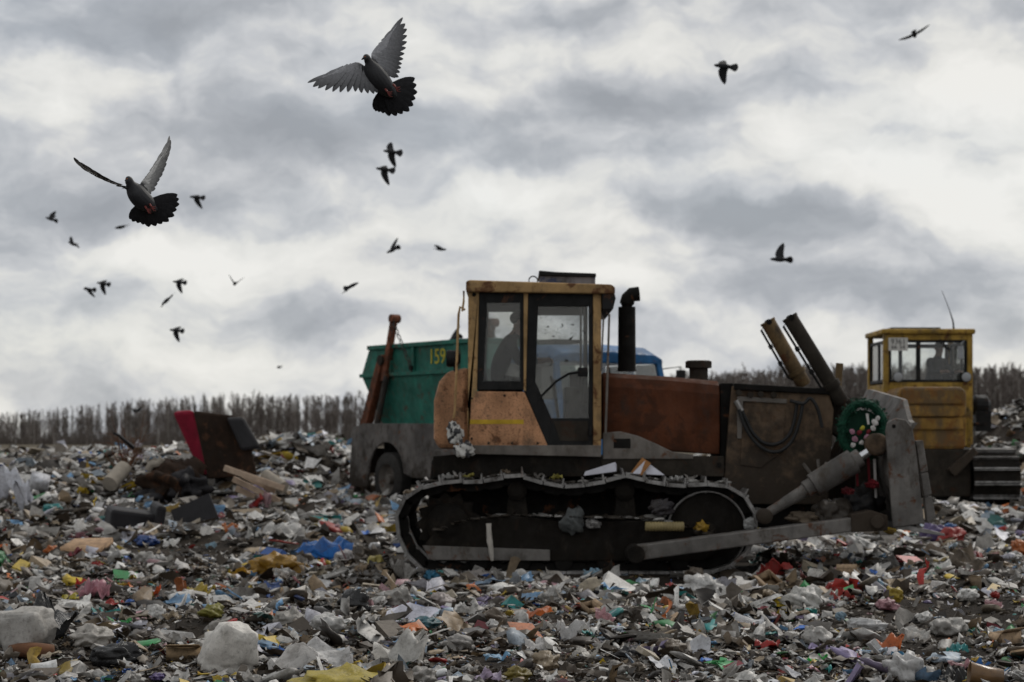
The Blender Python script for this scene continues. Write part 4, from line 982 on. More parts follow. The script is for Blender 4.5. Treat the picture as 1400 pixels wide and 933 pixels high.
# ------------------------------------------------------------------ skip truck with green container
M['green'] = paint('green_container_paint', (.022, .135, .10), rust=.28, mud=.32, rough=.5, mudcol=(.05, .05, .042), rustcol=(.06, .05, .035))
M['arm'] = paint('rusty_red_arm', (.17, .060, .032), rust=.5, mud=.45, rough=.7, rustcol=(.08, .035, .02))
M['truckgrey'] = paint('grey_dusty_truck_body', (.12, .11, .103), rust=.15, mud=.45, rough=.65, splash=.9)
M['blue'] = paint('blue_cab_paint', (.025, .115, .27), rust=.06, mud=.25, rough=.4)
M['tyre'] = plain('tyre_rubber', (.028, .026, .024), .85, .35)
M['num'] = plain('yellow_number_paint', (.42, .36, .03), .6, .2)
M['chain'] = paint('chain_steel', (.05, .045, .04), rust=.4, mud=.3)
def truck():
    ang = math.atan2(TRUCK_F[1], TRUCK_F[0])
    o3 = TRUCK_R-1.25*TRUCK_N
    root = empty('skip_truck', (o3[0], o3[1], .216), ang, org=(0, 0, 0))
    tag(root, 'skip loader truck with blue cab and grey rear body, parked behind the orange bulldozer', 'truck')
    B = lambda mb, name, mat, bev=.01, par=root, sm=False: mb.build(name, mat, par, bev, sm)
    n = -1.0   # visible flank lies at local -y
    def wheel(x, y):
        sg = -1 if y < 0 else 1
        w = MB(); w.ring((x, y-.15, .51), (x, y+.15, .51), [(0, .30), (.02, .46), (.12, .51), (.88, .51), (.98, .46), (1, .30)], 28, cap=False); o = B(w, 'wheel', M['tyre'], 0, sm=True)
        r_ = MB(); r_.ring((x, y+sg*.145, .51), (x, y-sg*.02, .51), [(0, .32), (.02, .30), (.6, .24), (.8, .14), (.8, .01)], 22, cap=False); r_.cyl((x, y+sg*.12, .51), (x, y-sg*.1, .51), .09, n=12); r_.build('rim', M['greymetal'], o, smooth=True)
    for x in (0, 4.35):
        for y in (-1.1, 1.1): wheel(x, y)
    for y in (-.42, .42):
        c = MB(); c.box((2.3, y, .92), (6.6, .10, .24)); B(c, 'chassis_rail', M['dark'], .01)
    ax = MB(); ax.cyl((0, -1.0, .51), (0, 1.0, .51), .12); B(ax, 'axle', M['dark'], 0); ax = MB(); ax.cyl((4.35, -1, .51), (4.35, 1, .51), .1); B(ax, 'axle', M['dark'], 0)
    dk = MB(); dk.box((1.05, 0, 1.42), (4.6, 2.2, .16)); B(dk, 'deck', M['truckgrey'], .02)
    for y in (-1.26, 1.22):   # flank with wheel arch and slanted tail
        m = MB(); pts = [(-1.05, .35), (-.85, 1.55), (3.4, 1.55), (3.4, .62), (1.0, .62)]
        arc = [(.66*math.cos(a), .60+.62*math.sin(a)) for a in np.linspace(.05, math.pi-.05, 12)]
        poly = [(-1.45, .35), (-1.28, 1.5), (-.9, 1.58), (3.4, 1.55), (3.4, .55), (1.0, .55)]+arc+[(-.72, .35)]
        m.prism([(x, y, z) for x, z in poly], (0, .04, 0)); B(m, 'flank_panel', M['truckgrey'], .006)
    tb = MB(); tb.box((-1.34, 0, .85), (.08, 2.3, .5)); B(tb, 'tail_beam', M['truckgrey'], .01)
    for y in (-1.0, 1.0): ww = MB(); ww.box((0, y*.62, .92), (1.5, .5, .95)); B(ww, 'wheel_well', M['dark'], .02)
    tx = MB(); tx.box((2.3, -1.12, .85), (1.0, .35, .45)); B(tx, 'tool_box', M['truckgrey'], .02)
    # lifting arms
    for y in (-1.13, 1.13):
        b0, b1, b2 = Vector((-1.15, y, 1.5)), Vector((-.42, y, 2.9)), Vector((-.05, y, 3.58))
        m = MB(); m.prism([b0+Vector((-.13, 0, 0)), b0+Vector((.13, 0, 0)), b1+Vector((.10, 0, 0)), b1+Vector((-.10, 0, 0))], (0, .16, 0)); a = B(m, 'lifting_arm', M['arm'], .015)
        m = MB(); m.prism([b1+Vector((-.07, .03, -.5)), b1+Vector((.09, .03, -.5)), b2+Vector((.08, .03, 0)), b2+Vector((-.05, .03, .06))], (0, .1, 0)); m.cyl(b2+Vector((.03, -.02, 0)), b2+Vector((.03, .18, 0)), .085, n=12); m.build('arm_extension', M['arm'], a, .01)
        m = MB(); m.cyl(b0+Vector((.45, .08, .02)), b1+Vector((.12, .08, -.35)), .06, n=12); m.build('arm_cylinder', M['chain'], a, smooth=True)
        m = MB(); m.cyl(b1+Vector((0, -.03, -.1)), b1+Vector((0, .19, -.1)), .10, n=12); m.build('arm_pivot', M['mudmetal'], a)
        # chains: each link its own sub-part
        lk = MB(); k = 10
        lk.tube([(0, .034*math.cos(t), .062*math.sin(t)) for t in np.linspace(0, 2*math.pi, 13)], .011, 5)
        ml = bpy.data.meshes.new('chain_link'); ml.from_pydata([tuple(v) for v in lk.v], [], lk.f); ml.materials.append(M['chain'])
        for dx in (-.35, .85):
            ch = empty('hoist_chain', (0, 0, 0)); ch.parent = root; ORG[ch.name] = Vector((0, 0, 0))
            p0 = b2+Vector((.06, .02, -.05)); p1 = Vector((-.05+dx*.75, y*.92, 2.60)); nlk = int((p1-p0).length/.10); d = (p1-p0).normalized(); q = d.to_track_quat('Z', 'Y')
            for i in range(nlk):
                o = link('chain_link', ml, ch); o.location = p0.lerp(p1, i/(nlk-1)); o.rotation_euler = (q @ Euler((0, 0, R(90*(i % 2)))).to_quaternion()).to_euler()
    # cab
    cab = MB(); X0, X1, W = 3.65, 5.55, 1.22
    for i, (x0, x1, z0, z1) in enumerate(((3.65, 5.62, .75, 1.95),)): cab.box(((x0+x1)/2, 0, (z0+z1)/2), (x1-x0, W*2, z1-z0))
    B(cab, 'cab', M['blue'], .06)
    for x, y, lean in ((X0+.06, -W+.06, 0), (X0+.06, W-.06, 0), (4.55, -W+.05, 0), (4.55, W-.05, 0), (X1-.02, -W+.08, -.16), (X1-.02, W-.08, -.16)):
        p = MB(); p.hexa([Vector((x+a, y+b, 1.95)) for a, b in ((-.05,-.05),(.05,-.05),(.05,.05),(-.05,.05))]+[Vector((x+a+lean, y*.96+b, 2.62)) for a, b in ((-.05,-.05),(.05,-.05),(.05,.05),(-.05,.05))]); B(p, 'cab_pillar', M['blue'], .01)
    rf = MB(); secs = [(3.68, 2.60, 2.86), (4.4, 2.60, 2.92), (5.1, 2.60, 2.90), (5.42, 2.58, 2.76)]
    for (x, a, b) in secs:
        for (yy, zz) in ((-1.18, a), (-1.17, (a+b)/2), (-1.0, b-.02), (0, b+.02), (1.0, b-.02), (1.17, (a+b)/2), (1.18, a)): rf.v.append((x, yy, zz))
    for k in range(3):
        for i in range(7): rf.f.append((k*7+i, k*7+(i+1) % 7, (k+1)*7+(i+1) % 7, (k+1)*7+i))
    rf.f += [tuple(range(7)), tuple(range(21, 28))]; B(rf, 'cab_roof', M['blue'], .03)
    hv = MB(); hv.box((4.4, -.3, 2.98), (.5, .6, .07)); B(hv, 'roof_vent', M['dark'], .01)
    for (a, b) in ((-1.1, -.03), (.03, 1.1)):
        g = MB(); g.prism([(5.53, a, 1.97), (5.53, b, 1.97), (5.38, b*.96, 2.6), (5.38, a*.96, 2.6)], (.008, 0, 0)); B(g, 'windscreen', M['clear'], 0)
    for y in (-W+.05, W-.05):
        for (a, b) in ((3.76, 4.5), (4.62, 5.40)): g = MB(); g.box(((a+b)/2, y, 2.28), (b-a, .008, .62)); B(g, 'side_window', M['clear'], 0)
    g = MB(); g.box((3.70, 0, 2.28), (.008, 2.1, .62)); B(g, 'rear_window', M['clear'], 0)
    for y in (-1.55, 1.55):
        m = MB(); m.tube([(5.3, y*.76, 2.5), (5.45, y, 2.55), (5.45, y, 2.1)], .012, 6); m.box((5.45, y, 2.3), (.05, .18, .38)); B(m, 'mirror', M['black'], .01)
    for y in (-.8, .8):
        m = MB(); m.ring((5.6, y, 1.1), (5.68, y, 1.1), [(0, .1), (.6, .1), (1, .05)], 14); B(m, 'headlight', M['lampglass'], 0, sm=True)
    bp = MB(); bp.box((5.68, 0, .75), (.15, 2.4, .28)); B(bp, 'bumper', M['truckgrey'], .02)
    st = MB(); st.box((4.0, 0, 1.9), (.4, 1.9, .5)); B(st, 'cab_seat', M['black'], .04)
    # the container is a thing of its own, standing on the deck
    cr = empty('skip_container', (o3[0], o3[1], .216), ang, org=(0, 0, 0))
    tag(cr, 'green steel skip container numbered 159 hanging on chains on the truck', 'container')
    zb, zm, zt = 1.52, 2.52, 3.06; yw = .98
    def ringz(x0, x1, z, w): return [Vector((x0, -w, z)), Vector((x1, -w, z)), Vector((x1, w, z)), Vector((x0, w, z))]
    A = ringz(-.75, 2.6, zb, .86); Bm = ringz(-1.42, 3.1, zm, yw); T = ringz(-1.10, 2.9, zt, yw)
    m = MB(); m.add(A+Bm+T, [(3,2,1,0)]+[(i, (i+1) % 4, 4+(i+1) % 4, 4+i) for i in range(4)]+[(4+i, 4+(i+1) % 4, 8+(i+1) % 4, 8+i) for i in range(4)])
    o = m.build('shell', M['green'], cr); sd = o.modifiers.new('wall', 'SOLIDIFY'); sd.thickness = .03; sd.offset = -1
    for s in (-1, 1):
        bd = MB(); bd.box((.84, s*(yw+.03), zm), (4.5, .06, .07)); bd.build('band', M['green'], cr, .006)
        bd = MB(); bd.box((.90, s*(yw+.03), zt), (4.0, .07, .08)); bd.build('rim', M['green'], cr, .006)
        for x in (-.25, .60, 2.1):
            bd = MB(); bd.hexa([Vector((x+a, s*(yw+b), zm+.04)) for a, b in ((-.04, .005), (.04, .005), (.04, .055), (-.04, .055))]+[Vector((x+a, s*(yw+b), zt-.04)) for a, b in ((-.04, .005), (.04, .005), (.04, .055), (-.04, .055))]); bd.build('rib', M['green'], cr, .004)
    for x, z in ((-1.10, zt), (2.9, zt)):
        bd = MB(); bd.box((x, 0, z), (.08, 2*yw-.02, .08)); bd.build('rim', M['green'], cr, .006)
    for x in (-.32, .59):
        tr = MB(); tr.cyl((x, -yw-.1, 2.62), (x, -yw, 2.62), .05, n=10); tr.build('lifting_pin', M['dark'], cr)
    text('number', '159', .40, M['num'], cr, (1.42, -yw-.012, 2.80), (R(90), 0, 0), .004)
truck()
# ------------------------------------------------------------------ single pieces of rubbish
def smooth_mesh(name, V, Fa, smooth=True):
    me = tri_mesh(name, V, Fa)
    if smooth: me.polygons.foreach_set('use_smooth', np.ones(len(Fa), bool))
    return me
def s_sack(r):
    v, f = ico(4); v = np.sign(v)*np.abs(v)**.42; d = rand_dirs(r, 9)
    for q in range(9): v *= (1+.10*tri_wave(v @ d[q]*r.uniform(.5, 1.6)+r.uniform())*r.uniform(.4, 1))[:, None]
    for q in range(12):
        dd = rand_dirs(r, 1)[0]*np.array([1, 1, .25]); v *= (1+.035*tri_wave(v @ dd*r.uniform(1.2, 3.2)+r.uniform()))[:, None]
    v[:, 0] *= 1+.18*v[:, 2]*r.choice([-1, 1]); return v, f
def s_bag(r, knot=True, n=4, crump=.34):
    v, f = t_bag(r, n, crump, 10, 1.0)
    d = rand_dirs(r, 8)
    nrm = v/np.linalg.norm(v, axis=1)[:, None]
    for q in range(8): v += nrm*(tri_wave(v @ d[q]*r.uniform(3, 6.5)+r.uniform())*.026)[:, None]
    if knot:
        c = r.normal(size=2)*.12; g = np.exp(-(((v[:, :2]-c)**2).sum(1))/.018)*(v[:, 2] > 0)
        a = np.arctan2(v[:, 1]-c[1], v[:, 0]-c[0]); v[:, 2] += g*.07*(1+.25*np.cos(a*5)); v[:, :2] += (v[:, :2]-c)*(-.35*g)[:, None]
    return v, f
def s_film(r, n=16, amp=.20):
    v, f = t_sheet(r, n, amp)
    for q in range(5):
        a = r.uniform(0, 6.28); w = v[:, :2] @ np.array([math.cos(a), math.sin(a)]); v[:, 2] += tri_wave(w*r.uniform(2, 4)+r.uniform())*.035
    return v, f
def s_paper(r, n=8): return t_sheet(r, n, .10, asp=r.uniform(.6, .8))
def s_box(r):
    l, w, h = 1, r.uniform(.5, .8), r.uniform(.3, .55); t = .02; mb = MB()
    mb.box((0, 0, -h/2+t/2), (l, w, t)); mb.box((-l/2+t/2, 0, 0), (t, w, h)); mb.box((l/2-t/2, 0, 0), (t, w, h)); mb.box((0, -w/2+t/2, 0), (l, t, h)); mb.box((0, w/2-t/2, 0), (l, t, h))
    mb.box((0, -w/2-w*.16, h/2+.05), (l*.96, w*.36, t), (R(-28), 0, 0)); mb.box((-l/2-.12, 0, h/2-.08), (.30, w*.94, t), (0, R(-38), 0))
    v = np.array([tuple(p) for p in mb.v]); v += r.normal(size=v.shape)*.006
    f = []
    for q in mb.f: f += [(q[0], q[1], q[2]), (q[0], q[2], q[3])]
    return v, np.array(f)
def s_bottle(r): return t_lathe(r, [(-.5, .02), (-.49, .12), (-.46, .145), (-.2, .15), (-.12, .138), (-.04, .15), (.02, .138), (.1, .15), (.25, .14), (.36, .08), (.41, .05), (.44, .055), (.5, .055)], 16, .03)
def s_cup(r): return t_lathe(r, [(-.4, .02), (-.4, .25), (0, .30), (.38, .345), (.4, .36), (.38, .33), (0, .285), (-.36, .23), (-.36, .02)], 18, .05)
def s_log(r): return t_lathe(r, [(-.5, .02), (-.5, .13), (-.3, .15), (0, .145), (.3, .15), (.5, .13), (.5, .02)], 14, .05)
def s_board(r):
    v, f = t_box(np.random.default_rng(1)); v = np.array([(x, y, z) for z in (-.5, .5) for x, y in ((-.5,-.5),(.5,-.5),(.5,.5),(-.5,.5))], float)*np.array([1, .8, .05]); v += r.normal(size=v.shape)*.008; return v, f
SHAPES = {'sack': s_sack, 'bag': s_bag, 'film': s_film, 'paper': s_paper, 'box': s_box, 'bottle': s_bottle, 'cup': s_cup, 'log': s_log, 'board': s_board}
LIB = {}
_r = np.random.default_rng(77)
for k, fn in SHAPES.items():
    cnt = {'sack': 5, 'bag': 14, 'film': 14, 'paper': 8}.get(k, 4)
    LIB[k] = []
    for _ in range(cnt):
        v, f = fn(_r); v = v-(v.min(0)+v.max(0))/2; LIB[k].append((v/(v.max(0)-v.min(0)), v.max(0)-v.min(0), f))
MESHES = {k: [smooth_mesh({'bag': 'plastic_bag', 'film': 'plastic_film'}.get(k, k), v, f, k in ('sack', 'bag', 'film', 'bottle', 'cup', 'log')) for v, _, f in L] for k, L in LIB.items()}
MATS = {'sack': 'sack', 'bag': 'film', 'film': 'film', 'paper': 'paper', 'box': 'card', 'bottle': 'hard', 'cup': 'hard', 'log': 'card', 'board': 'card'}
NAMES = {'sack': 'sack', 'bag': 'plastic_bag', 'film': 'plastic_film', 'paper': 'paper_sheet', 'box': 'cardboard_box', 'bottle': 'plastic_bottle', 'cup': 'plastic_cup', 'log': 'log', 'board': 'board'}
for k, L in MESHES.items():
    for me in L: me.materials.append(M[MATS[k]])
TAKEN = []
def put(kind, X, Y, z, w, d, h, col, label, cat, group=None, yaw=None, tilt=(0, 0), name=None, mat=None, idx=None, sink=.05):
    i = idx if idx is not None else _r.integers(len(MESHES[kind]))
    me = MESHES[kind][i % len(MESHES[kind])]
    if mat: me = me.copy(); me.materials.clear(); me.materials.append(M[mat])
    o = link(name or NAMES[kind], me)
    o.color = (*col, 1); o.scale = (w, d, h); o.rotation_euler = (tilt[0], tilt[1], _r.uniform(0, 6.28) if yaw is None else yaw)
    o.location = (X, Y, z+h*(.5-sink)); tag(o, label, cat, group); TAKEN.append((X, Y, w*.5)); return o
def item(kind, px, py, wpx, hpx, col, label, cat, **kw):
    """a piece whose foot stands at photo pixel (px, py), wpx wide and hpx tall there"""
    X, Y, z = ground_at(px, py); s = Y/F; w = wpx*s; h = hpx*s; dep = kw.pop('depth', .85)*w
    return put(kind, X, Y+dep*.3, z, w, dep, h, col, label, cat, yaw=kw.pop('yaw', _r.uniform(-.35, .35)), **kw)
WH = (.62, .61, .58); GY = (.40, .385, .36); DG = (.10, .095, .09); BK = (.016, .016, .017); BL = (.03, .16, .48); YE = (.50, .36, .05); MU = (.36, .20, .025)
BE = (.40, .31, .21); TE = (.05, .27, .27); RE = (.42, .035, .03); GR = (.05, .30, .09); OR = (.58, .16, .05); PK = (.52, .25, .30); PU = (.24, .18, .38); MA = (.14, .03, .045); LB = (.22, .42, .62); OL = (.30, .28, .07)
ITEMS = [
 ('sack',312,922,84,76,(.70,.67,.62),'large stiff off white sack standing upright in the left foreground','sack',dict(idx=0,depth=.7,yaw=.3,tilt=(.1,.12))),
 ('sack',30,893,84,66,(.44,.42,.39),'big dirty grey white sack at the left edge, folded over black sheeting','sack',dict(idx=1,yaw=-.3,tilt=(0,-.15))),
 ('film',52,878,90,72,BK,'black rubbery sheeting behind the grey white sack at left edge','sheeting',dict(idx=2)),
 ('log',42,902,62,24,(.15,.065,.03),'short red brown log below the grey sack at left edge','log',dict(yaw=.1,depth=.4)),
 ('bag',465,952,150,42,(.56,.45,.08),'wide yellow bag cut by the bottom edge of the photo','bag',dict(idx=3)),
 ('film',420,925,120,52,(.64,.63,.62),'torn white translucent film left of the yellow bag at the bottom','plastic film',dict(idx=1)),
 ('film',545,915,80,58,(.60,.585,.55),'upright crumpled pale grey film right above the yellow bag','plastic film',dict(idx=4)),
 ('bag',483,842,50,40,BK,'shiny black tied bag in the middle of the foreground','bag',dict(idx=5)),
 ('bag',160,914,80,38,BK,'long black rolled bag left of the upright white sack','bag',dict(idx=6,depth=.5)),
 ('film',440,766,72,34,BL,'bright blue plastic sheet left of the bulldozer track','plastic film',dict(idx=5)),
 ('bag',378,786,92,34,MU,'wide mustard yellow bag below the blue sheet','bag',dict(idx=7,depth=.6)),
 ('film',330,792,40,18,MU,'flattened mustard film scrap left of the mustard bag','plastic film',{}),
 ('bag',198,748,36,16,(.02,.07,.25),'dark blue bag lying in the left midground','bag',{}),
 ('board',115,756,58,16,(.42,.27,.16),'tan cardboard sheet in the left midground','cardboard',dict(tilt=(R(20),0))),
 ('bag',112,742,28,16,MA,'dark maroon bag behind the tan cardboard sheet','bag',{}),
 ('bag',145,734,24,14,WH,'small round white bag behind the tan cardboard','bag',{}),
 ('film',128,822,44,34,PK,'pink and white striped film bag in the left foreground','bag',dict(idx=8)),
 ('film',110,806,16,18,RE,'small red film scrap on top of the pink bag','plastic film',{}),
 ('film',155,834,26,16,RE,'red and white wrapper below the pink bag','wrapper',{}),
 ('film',163,862,34,20,GR,'bright green plastic scrap in the left foreground','plastic film',{}),
 ('film',98,822,30,12,(.50,.42,.05),'flat yellow wrapper left of the pink bag','wrapper',{}),
 ('bag',287,846,38,22,OL,'olive yellow knotted bag behind the upright white sack','bag',{}),
 ('film',208,816,22,18,(.55,.10,.03),'orange red wrapper scrap in the left foreground','wrapper',{}),
 ('film',730,850,50,22,OR,'bright orange plastic scrap in front of the bulldozer','plastic film',dict(idx=3)),
 ('paper',555,852,76,18,(.62,.62,.70),'long white paper sheet lying before the bulldozer','paper',dict(tilt=(R(14),0))),
 ('bag',580,862,48,20,(.09,.21,.25),'teal translucent bag in front of the white paper sheet','bag',{}),
 ('bag',606,836,40,28,(.50,.44,.42),'pinkish grey bag right of the black tied bag','bag',{}),
 ('bag',545,834,44,34,GY,'pale grey crumpled bag right beside the black tied bag','bag',{}),
 ('bag',1097,836,64,38,WH,'large rounded white bag below the bulldozer blade','bag',dict(idx=9)),
 ('film',1118,909,28,16,(.04,.42,.08),'vivid green scrap in the right foreground','plastic film',{}),
 ('film',1050,890,36,16,RE,'bright red crumpled wrapper in the right foreground','wrapper',{}),
 ('film',1216,892,44,28,OR,'orange net bag in the right foreground','bag',{}),
 ('film',948,872,28,18,MA,'maroon cloth scrap in the right foreground','cloth',{}),
 ('bag',1188,864,62,20,(.66,.66,.66),'long white foam roll in the right foreground','foam',dict(idx=10,depth=.35)),
 ('film',1012,860,76,20,(.58,.58,.60),'flat white film sheet left of the foam roll','plastic film',dict(idx=6)),
 ('bag',1240,934,66,46,(.64,.63,.62),'bright white crumpled bag near the bottom right','bag',dict(idx=11)),
 ('film',1010,940,70,24,(.60,.59,.56),'white crumpled film at the bottom edge, right of centre','plastic film',{}),
 ('paper',960,898,30,28,(.62,.63,.66),'upright white paper leaflet in the right foreground','paper',dict(tilt=(R(55),0))),
 ('bag',120,886,66,34,(.52,.49,.45),'pale grey flattened bag beside the large grey sack','bag',dict(idx=12)),
 ('cup',58,926,34,24,(.66,.66,.65),'white plastic dish at the bottom left corner','dish',{}),
 ('bag',395,862,60,34,(.36,.34,.31),'dull grey crumpled bag in the centre left foreground','bag',{}),
 ('film',680,905,38,16,LB,'light blue wrapper in the lower middle foreground','wrapper',{}),
 ('film',665,938,40,26,(.48,.40,.54),'lilac printed wrapper at the bottom, middle of the photo','wrapper',{}),
 ('bag',706,934,44,24,(.22,.17,.03),'dark mustard bag at the bottom, middle of the photo','bag',{}),
 ('bag',625,892,50,26,(.42,.40,.38),'grey bag with a peaked knot in the lower middle foreground','bag',{}),
 ('film',820,815,40,22,WH,'white film scrap under the left end of the push arm','plastic film',{}),
 ('bag',650,798,60,20,(.36,.33,.31),'grey brown bag pressed down before the bulldozer track','bag',{}),
 ('bag',590,797,24,18,(.02,.16,.28),'small deep blue bag by the bulldozer track','bag',{}),
 ('film',640,816,22,14,(.50,.30,.05),'orange and green wrapper before the bulldozer track','wrapper',{}),
 ('bag',513,778,24,20,(.50,.42,.12),'small yellow bag close to the rear of the bulldozer track','bag',{}),
 ('bag',470,772,30,22,(.58,.56,.56),'small white bag left of the small yellow bag','bag',{}),
 ('film',385,736,70,24,(.56,.55,.53),'pale film heap in the midground above the blue sheet','plastic film',{}),
 ('bag',70,702,28,14,TE,'teal green bag in the left midground','bag',{}),
 ('paper',15,702,62,70,(.60,.61,.66),'large upright white sheet at the left edge of the photo','sheet',dict(idx=2,depth=.3)),
 ('board',52,682,26,46,(.64,.65,.69),'narrow upright white foam board near the left edge','board',dict(tilt=(R(68),R(12)))),
 ('bag',113,668,18,16,(.58,.40,.03),'yellow ball shaped bag in the left midground','bag',{}),
 ('bag',60,632,40,22,(.03,.03,.035),'black bag on the left ridge of rubbish','bag',{}),
 ('bag',395,612,40,20,(.66,.65,.62),'big white bag on the crest right of the furniture heap','bag',{}),
 ('bag',425,617,44,20,(.60,.59,.57),'second white bag on the crest right of the furniture heap','bag',{}),
 ('bag',1362,601,60,36,(.60,.58,.54),'large pale sack behind the yellow tractor track','sack',dict(mat='sack')),
 ('film',1230,905,30,16,(.02,.16,.30),'blue crumpled bag left of the bright white bag','bag',{}),
 ('bag',1300,870,54,26,GY,'grey bag near the right edge of the foreground','bag',{}),
 ('bag',1060,918,40,20,(.05,.045,.04),'black flattened bag in the right foreground','bag',{}),
 ('bag',870,856,56,24,(.50,.48,.45),'pale crumpled bag in the middle right foreground','bag',{}),
 ('film',785,878,44,34,(.56,.55,.54),'pale upright film in the lower middle foreground','plastic film',{}),
 ('bottle',845,662+205,30,12,(.50,.55,.56),'clear plastic bottle in the middle right foreground','bottle',dict(depth=.4)),
 ('box',245,905,60,26,(.30,.21,.12),'crushed brown cardboard box near the upright white sack','box',{}),
 ('paper',730,890,34,14,(.62,.60,.58),'creased white paper in the lower middle foreground','paper',dict(tilt=(R(25),0))),
 ('bag',860,905,44,24,(.05,.05,.055),'charcoal bag in the middle right foreground','bag',{}),
 ('film',800,905,40,20,(.46,.44,.40),'grey beige film scrap in the lower middle foreground','plastic film',{}),
]
for (k, px, py, w, h, c, lab, cat, kw) in ITEMS:
    if c is BK: kw['mat'] = 'blackfilm'
    item(k, px, py, w, h, c, lab, cat, **kw)

# generic pieces near the viewer, one object each
GC = [('white', (.70, .69, .67), 20), ('pale grey', (.52, .505, .48), 18), ('grey', (.30, .285, .265), 10), ('brownish', (.19, .155, .12), 11), ('black', (.025, .025, .026), 8), ('yellow', (.48, .36, .06), 3), ('blue', (.05, .16, .42), 3.5),
      ('light blue', (.28, .42, .52), 4), ('red', (.38, .04, .035), 3), ('green', (.05, .24, .09), 2.5), ('teal', (.06, .25, .26), 2), ('orange', (.52, .17, .05), 2), ('pink', (.48, .27, .30), 2.5), ('purple', (.22, .17, .36), 1.5), ('beige', (.42, .34, .24), 7)]
def zone_name(px, py):
    if py > 880: col = ('at the bottom left', 'at the bottom centre left', 'at the bottom middle', 'at the bottom centre right', 'at the bottom right')[min(4, max(0, int(px/280)))]; return col+' of the photo'
    if py > 815:
        return ('left of the upright white sack', 'between the white sack and black bag', 'before the bulldozer cab', 'before the bulldozer blade arm', 'in the right foreground')[min(4, max(0, int(px/280)))]
    if px < 280: return 'in the left midground before the furniture heap'
    if px < 540: return 'left of the bulldozer track'
    if px < 1000: return 'close before the bulldozer track'
    return 'below and right of the blade'
def generics():
    r = np.random.default_rng(41); n = 0; tries = 0; w = np.array([g[2] for g in GC], float); w /= w.sum()
    KD = [('bag', 'bag', .40), ('film', 'film scrap', .36), ('paper', 'paper', .08), ('box', 'cardboard box', .04), ('bottle', 'bottle', .05), ('cup', 'cup', .03), ('board', 'cardboard piece', .04)]
    kp = np.array([q[2] for q in KD]); kp /= kp.sum()
    while n < 250 and tries < 6000:
        tries += 1
        px = r.uniform(-10, 1410); py = r.uniform(700, 945)
        X, Y, z = ground_at(px, py)
        if not clear_of(np.array([X]), np.array([Y]))[0] or Y < 11.4: continue
        if any((X-a)**2+((Y-b)*.7)**2 < (q*.9+.07)**2 for a, b, q in TAKEN): continue
        ci = r.choice(len(GC), p=w); cn, col, _ = GC[ci]
        kind, kn, _ = KD[r.choice(len(KD), p=kp)]
        if kind in ('box', 'board'): cn, col = 'brown', (.30, .21, .13)
        if kind == 'paper': cn, col = 'white', (.60, .60, .62)
        if kind in ('bottle', 'cup'): cn, col = [('clear', (.45, .48, .49)), ('white', (.6, .6, .6)), ('green', (.06, .2, .1)), ('brown', (.16, .09, .04))][r.integers(4)]
        size = float(np.clip(.215*math.exp(r.normal()*.42), .11, .46))*(.8 if kind in ('bottle', 'cup') else 1)
        asp = {'bag': r.uniform(.4, .7), 'film': r.uniform(.3, .65), 'paper': .25, 'box': .5, 'bottle': .33, 'cup': .7, 'board': .12}[kind]
        k_ = F/Y; gw, gh = size*k_, size*asp*k_
        if any(abs(px-h_[1]) < (gw+h_[3])*.42 and py-gh < h_[2]-h_[4]*.15 and py > h_[2]-h_[4] for h_ in ITEMS): continue   # keep the known pieces in plain view
        j = r.uniform(.8, 1.15); zn = zone_name(px, py)
        put(kind, X, Y, z+.02, size, size*(r.uniform(.6, .9) if kind not in ('bottle',) else .33), size*asp, tuple(c*j for c in col), f'{"large " if size > .27 else ("small " if size < .17 else "")}{cn} {"plastic " if kind in ("bag", "film", "bottle", "cup") else ""}{kn} {zn}', kn.split()[-1] if kind != 'film' else 'plastic film',
            f'{"large " if size > .27 else ("small " if size < .17 else "")}{cn} {(kn + "s").replace("boxs", "boxes")} {zn}', tilt=(r.normal()*.25, r.normal()*.25))
        n += 1
generics()
